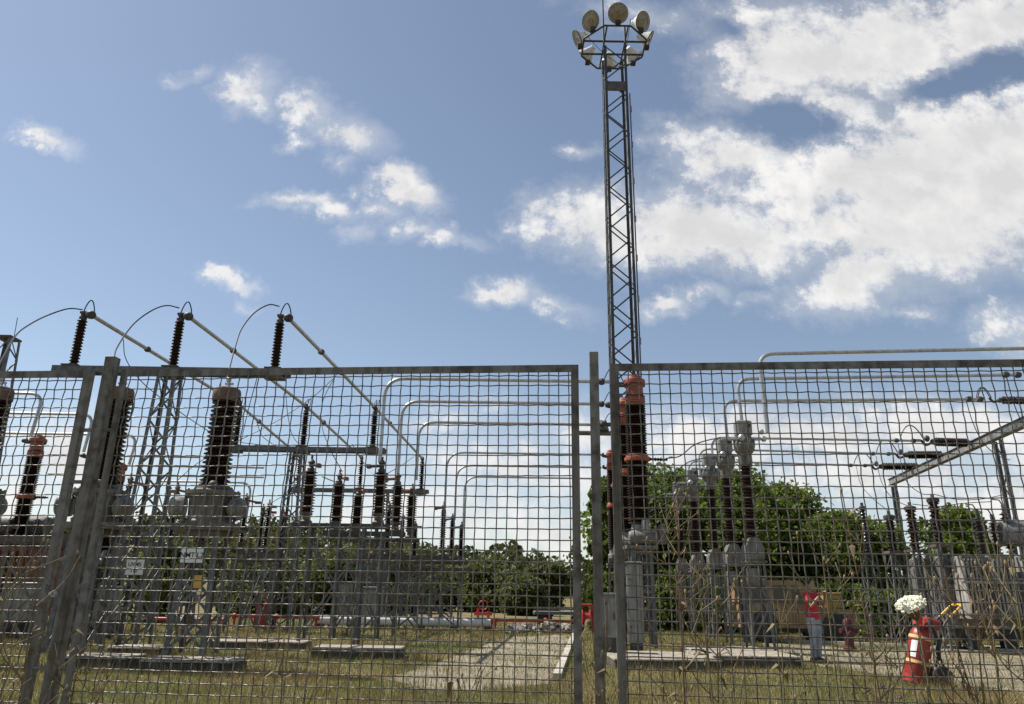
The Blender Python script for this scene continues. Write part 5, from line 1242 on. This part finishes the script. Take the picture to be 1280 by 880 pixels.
# sky with cumulus: all in world directions
w = bpy.data.worlds.new('World'); scene.world = w; w.use_nodes = True; nt = w.node_tree; nt.nodes.clear()
def nd(t, **k):
    n = nt.nodes.new(t)
    for a, v in k.items(): setattr(n, a, v)
    return n
def lk(a, b): nt.links.new(a, b)
def math_(op, a, b=None, c=None, clamp=False):
    n = nd('ShaderNodeMath', operation=op); n.use_clamp = clamp
    for i, v in enumerate((a, b, c)):
        if v is None: continue
        if isinstance(v, (int, float)): n.inputs[i].default_value = v
        else: lk(v, n.inputs[i])
    return n.outputs[0]
SKY = .066
sky = nd('ShaderNodeTexSky', sky_type='NISHITA'); sky.sun_disc = False; sky.sun_elevation = EL; sky.sun_rotation = AZ % (2 * math.pi); sky.air_density = 1.0; sky.dust_density = .35; sky.ozone_density = 1.0
hs = nd('ShaderNodeHueSaturation'); hs.inputs['Hue'].default_value = .498; hs.inputs['Saturation'].default_value = .84; hs.inputs['Value'].default_value = 1.32; lk(sky.outputs[0], hs.inputs['Color'])
tc = nd('ShaderNodeTexCoord'); sp = nd('ShaderNodeSeparateXYZ'); lk(tc.outputs['Generated'], sp.inputs[0])
yy_ = math_('MAXIMUM', sp.outputs['Y'], .08); u_ = math_('DIVIDE', sp.outputs['X'], yy_); v_ = math_('DIVIDE', sp.outputs['Z'], yy_)
uv = nd('ShaderNodeCombineXYZ'); lk(u_, uv.inputs[0]); lk(v_, uv.inputs[1])
# gentle warp so that the lumps have ragged outlines
wn = nd('ShaderNodeTexNoise'); wn.inputs['Scale'].default_value = 7; wn.inputs['Detail'].default_value = 7; wn.inputs['Roughness'].default_value = .62; lk(uv.outputs[0], wn.inputs['Vector'])
wsub = nd('ShaderNodeVectorMath', operation='SUBTRACT'); lk(wn.outputs['Color'], wsub.inputs[0]); wsub.inputs[1].default_value = (.5, .5, .5)
wsc = nd('ShaderNodeVectorMath', operation='MULTIPLY_ADD'); lk(wsub.outputs[0], wsc.inputs[0]); wsc.inputs[1].default_value = (.10, .07, 0); lk(uv.outputs[0], wsc.inputs[2])
wn2 = nd('ShaderNodeTexNoise'); wn2.inputs['Scale'].default_value = 30; wn2.inputs['Detail'].default_value = 8; wn2.inputs['Roughness'].default_value = .65; lk(uv.outputs[0], wn2.inputs['Vector'])
wsub2 = nd('ShaderNodeVectorMath', operation='SUBTRACT'); lk(wn2.outputs['Color'], wsub2.inputs[0]); wsub2.inputs[1].default_value = (.5, .5, .5)
wsc2 = nd('ShaderNodeVectorMath', operation='MULTIPLY_ADD'); lk(wsub2.outputs[0], wsc2.inputs[0]); wsc2.inputs[1].default_value = (.07, .05, 0); lk(wsc.outputs[0], wsc2.inputs[2])
WUV = wsc2.outputs[0]
def uvp(px, py):
    d = ray(px, py); return d.x / d.y, d.z / d.y
CL = [  # px, py, rx, ry, angle, strength
 (1000, 75, 110, 62, -8, 1.29), (1110, 62, 130, 60, -10, 1.40), (1225, 35, 120, 52, -15, 1.40), (945, 110, 60, 34, 0, 1.01), (960, 20, 80, 26, 0, 0.68), (1330, 10, 120, 60, 0, 1.29),
 (1190, 195, 150, 75, -12, 1.46), (1090, 225, 110, 60, -5, 1.35), (1260, 235, 120, 90, 0, 1.46), (1330, 170, 120, 80, 0, 1.29), (1110, 300, 90, 55, 20, 1.18), (1190, 300, 110, 50, -8, 1.18), (1055, 355, 60, 38, -20, 1.01),
 (930, 190, 80, 34, 12, 1.01), (985, 235, 110, 45, 15, 1.12), (860, 180, 50, 26, 10, 0.73), (880, 285, 150, 48, 10, 1.29), (750, 285, 90, 42, 12, 1.24), (930, 300, 80, 34, 0, 0.96), (820, 310, 90, 26, 10, 0.84), (835, 378, 36, 13, -8, 0.84), (690, 295, 40, 20, 0, 0.73), (885, 365, 26, 12, 0, 0.62),
 (1000, 250, 85, 40, 0, 1.0), (965, 285, 80, 34, 0, .95), (1040, 290, 70, 40, 0, 1.0), (905, 205, 70, 40, 10, .9), (1150, 262, 150, 80, 0, 1.2), (1100, 335, 80, 36, -15, 1.0), (1020, 372, 44, 26, 0, .8), (1060, 135, 70, 30, 20, .8),
 (1125, 388, 44, 9, -4, .45), (1275, 412, 50, 26, 0, .75), (725, 183, 20, 8, 0, .55), (805, 20, 60, 14, 10, .4),
 (310, 112, 34, 30, 50, .85), (325, 130, 20, 16, 40, .7), (385, 140, 40, 22, 35, .8), (430, 165, 48, 22, 20, .8), (372, 180, 20, 8, 0, .6), (425, 202, 16, 7, 0, .4),
 (497, 222, 34, 20, 25, 1.1), (515, 240, 42, 18, 15, 1.1), (368, 251, 42, 12, -5, .85), (424, 260, 34, 10, 4, .7), (482, 258, 26, 12, 20, .7), (450, 285, 22, 12, -10, .6), (515, 282, 26, 12, -10, .6), (548, 291, 24, 12, 10, .75), (580, 300, 26, 6, 10, .4), (446, 234, 12, 8, 0, .55),
 (60, 176, 40, 13, 18, .95), (284, 354, 34, 10, 5, .95), (306, 380, 12, 6, 0, .35), (626, 360, 38, 17, 0, 1.05), (690, 375, 40, 12, 25, .5), (210, 103, 14, 6, 0, .4), (245, 92, 18, 8, -10, .45), (945, 378, 18, 8, 0, .35), (640, 290, 14, 6, 0, .3),
 (1010, 545, 250, 34, 2, 1.09), (1180, 535, 160, 38, 0, 1.04), (880, 560, 130, 40, 0, 1.00), (1110, 600, 190, 46, 0, 0.76), (1290, 590, 130, 80, 0, 0.72), (740, 545, 70, 36, 0, 0.68), (640, 590, 130, 46, 5, 0.76), (560, 640, 150, 46, 5, 0.76), (700, 660, 170, 50, 0, 0.76), (740, 610, 120, 50, 0, 0.68), (560, 530, 60, 16, -8, 0.48), (610, 505, 36, 10, 0, 0.36),
 (90, 565, 110, 44, 0, 0.84), (40, 620, 120, 50, 0, 0.76), (190, 650, 130, 34, 0, 0.60), (420, 585, 60, 20, 0, 0.44), (440, 650, 110, 30, 0, 0.52), (300, 665, 90, 20, 0, 0.48), (1240, 640, 160, 44, 0, 0.72), (900, 640, 200, 50, 0, 0.72),
 (700, 720, 420, 34, 0, 0.64), (150, 715, 260, 34, 0, 0.60), (1200, 720, 260, 34, 0, 0.64)]
acc = None
for i_, (px, py, rx, ry, an, sg) in enumerate(CL):
    if i_ and i_ % 16 == 0:          # keeps the shader's evaluation order sequential
        cx_ = nd('ShaderNodeVectorMath', operation='MULTIPLY_ADD'); lk(acc, cx_.inputs[0]); cx_.inputs[1].default_value = (1e-7, 1e-7, 0); lk(wsc2.outputs[0], cx_.inputs[2]); WUV = cx_.outputs[0]
    c0 = uvp(px, py); c1 = uvp(px + 1, py); c2 = uvp(px, py - 1); k1_ = math.hypot(c1[0] - c0[0], c1[1] - c0[1]); k2_ = math.hypot(c2[0] - c0[0], c2[1] - c0[1])
    mp = nd('ShaderNodeMapping', vector_type='TEXTURE'); mp.inputs['Location'].default_value = (c0[0], c0[1], 0); mp.inputs['Rotation'].default_value = (0, 0, R(-an)); mp.inputs['Scale'].default_value = (rx * k1_ * 1.25, ry * k2_ * 1.25, 1)
    lk(WUV, mp.inputs['Vector']); ln = nd('ShaderNodeVectorMath', operation='LENGTH'); lk(mp.outputs[0], ln.inputs[0])
    f = math_('MULTIPLY_ADD', ln.outputs['Value'], -sg, sg)          # sg * (1 - r)
    acc = f if acc is None else math_('SMOOTH_MAX', acc, f, .12)
for (px, py, rx, ry, an, sg) in [(985, 152, 70, 26, 8, .95), (1185, 108, 66, 20, -10, 1.1), (1258, 80, 60, 26, -18, 1.1), (925, 218, 40, 16, 8, .4), (915, 30, 26, 14, 20, .5)]:
    c0 = uvp(px, py); c1 = uvp(px + 1, py); c2 = uvp(px, py - 1); k1_ = math.hypot(c1[0] - c0[0], c1[1] - c0[1]); k2_ = math.hypot(c2[0] - c0[0], c2[1] - c0[1])
    cx_ = nd('ShaderNodeVectorMath', operation='MULTIPLY_ADD'); lk(acc, cx_.inputs[0]); cx_.inputs[1].default_value = (1e-7, 1e-7, 0); lk(wsc2.outputs[0], cx_.inputs[2])
    mp = nd('ShaderNodeMapping', vector_type='TEXTURE'); mp.inputs['Location'].default_value = (c0[0], c0[1], 0); mp.inputs['Rotation'].default_value = (0, 0, R(-an)); mp.inputs['Scale'].default_value = (rx * k1_ * 1.3, ry * k2_ * 1.3, 1)
    lk(cx_.outputs[0], mp.inputs['Vector']); ln = nd('ShaderNodeVectorMath', operation='LENGTH'); lk(mp.outputs[0], ln.inputs[0])
    acc = math_('SUBTRACT', acc, math_('MAXIMUM', math_('MULTIPLY_ADD', ln.outputs['Value'], -sg, sg), 0))
fb = nd('ShaderNodeTexNoise'); fb.inputs['Scale'].default_value = 15; fb.inputs['Detail'].default_value = 12; fb.inputs['Roughness'].default_value = .67; lk(uv.outputs[0], fb.inputs['Vector'])
dens = math_('ADD', acc, math_('MULTIPLY_ADD', fb.outputs['Fac'], 2.3, -1.23))
front = math_('GREATER_THAN', sp.outputs['Y'], .1)
mr = nd('ShaderNodeMapRange', interpolation_type='SMOOTHSTEP'); lk(dens, mr.inputs['Value']); mr.inputs['From Min'].default_value = -.1; mr.inputs['From Max'].default_value = .8
hz_ = nd('ShaderNodeMapRange', interpolation_type='SMOOTHSTEP'); lk(math_('ADD', acc, math_('MULTIPLY_ADD', fb.outputs['Fac'], .9, -.45)), hz_.inputs['Value']); hz_.inputs['From Min'].default_value = -.32; hz_.inputs['From Max'].default_value = .5; hz_.inputs['To Max'].default_value = .3
cover_f = math_('MULTIPLY', math_('MAXIMUM', mr.outputs[0], hz_.outputs[0]), front)
# clouds elsewhere in the sky (behind the viewer)
bn = nd('ShaderNodeTexNoise'); bn.inputs['Scale'].default_value = 3; bn.inputs['Detail'].default_value = 8; lk(tc.outputs['Generated'], bn.inputs['Vector'])
mb_ = nd('ShaderNodeMapRange', interpolation_type='SMOOTHSTEP'); lk(bn.outputs['Fac'], mb_.inputs['Value']); mb_.inputs['From Min'].default_value = .62; mb_.inputs['From Max'].default_value = .75
cover = math_('ADD', cover_f, math_('MULTIPLY', mb_.outputs[0], math_('SUBTRACT', 1, front)), clamp=True)
# thick cloud is greyer than its rim
sh = nd('ShaderNodeTexNoise'); sh.inputs['Scale'].default_value = 6; sh.inputs['Detail'].default_value = 8; sh.inputs['Roughness'].default_value = .55; lk(uv.outputs[0], sh.inputs['Vector'])
th = nd('ShaderNodeMapRange', interpolation_type='SMOOTHSTEP'); lk(math_('ADD', acc, math_('MULTIPLY_ADD', sh.outputs['Fac'], 1.3, -.75)), th.inputs['Value']); th.inputs['From Min'].default_value = .15; th.inputs['From Max'].default_value = .95
def relief(off):
    o_ = nd('ShaderNodeVectorMath', operation='ADD'); lk(wsc.outputs[0], o_.inputs[0]); o_.inputs[1].default_value = off
    n_ = nd('ShaderNodeTexNoise'); n_.inputs['Scale'].default_value = 8; n_.inputs['Detail'].default_value = 7; n_.inputs['Roughness'].default_value = .58; lk(o_.outputs[0], n_.inputs['Vector']); return n_.outputs['Fac']
lit = math_('SUBTRACT', relief((0, 0, 0)), relief((-.022, .03, 0)))
shade_f = math_('ADD', math_('MULTIPLY', th.outputs[0], .75), math_('MULTIPLY', lit, -2.6), clamp=True)
cc = nd('ShaderNodeMix', data_type='RGBA'); lk(shade_f, cc.inputs[0]); CW = .69 / SKY; CG = .525 / SKY
cc.inputs[6].default_value = (CW, CW * .985, CW * .97, 1); cc.inputs[7].default_value = (CG * .99, CG * .99, CG, 1)
mixs = nd('ShaderNodeMix', data_type='RGBA'); lk(cover, mixs.inputs[0]); lk(hs.outputs[0], mixs.inputs[6]); lk(cc.outputs[2], mixs.inputs[7])
bg_ = nd('ShaderNodeBackground'); bg_.inputs['Strength'].default_value = SKY; lk(mixs.outputs[2], bg_.inputs['Color']); wo = nd('ShaderNodeOutputWorld'); lk(bg_.outputs[0], wo.inputs['Surface'])

scene.view_settings.view_transform = 'Standard'; scene.view_settings.look = 'None'; scene.view_settings.exposure = 0.45; scene.view_settings.gamma = 1.0
scene.render.resolution_x = 1024; scene.render.resolution_y = 704
scene.cycles.max_bounces = 6
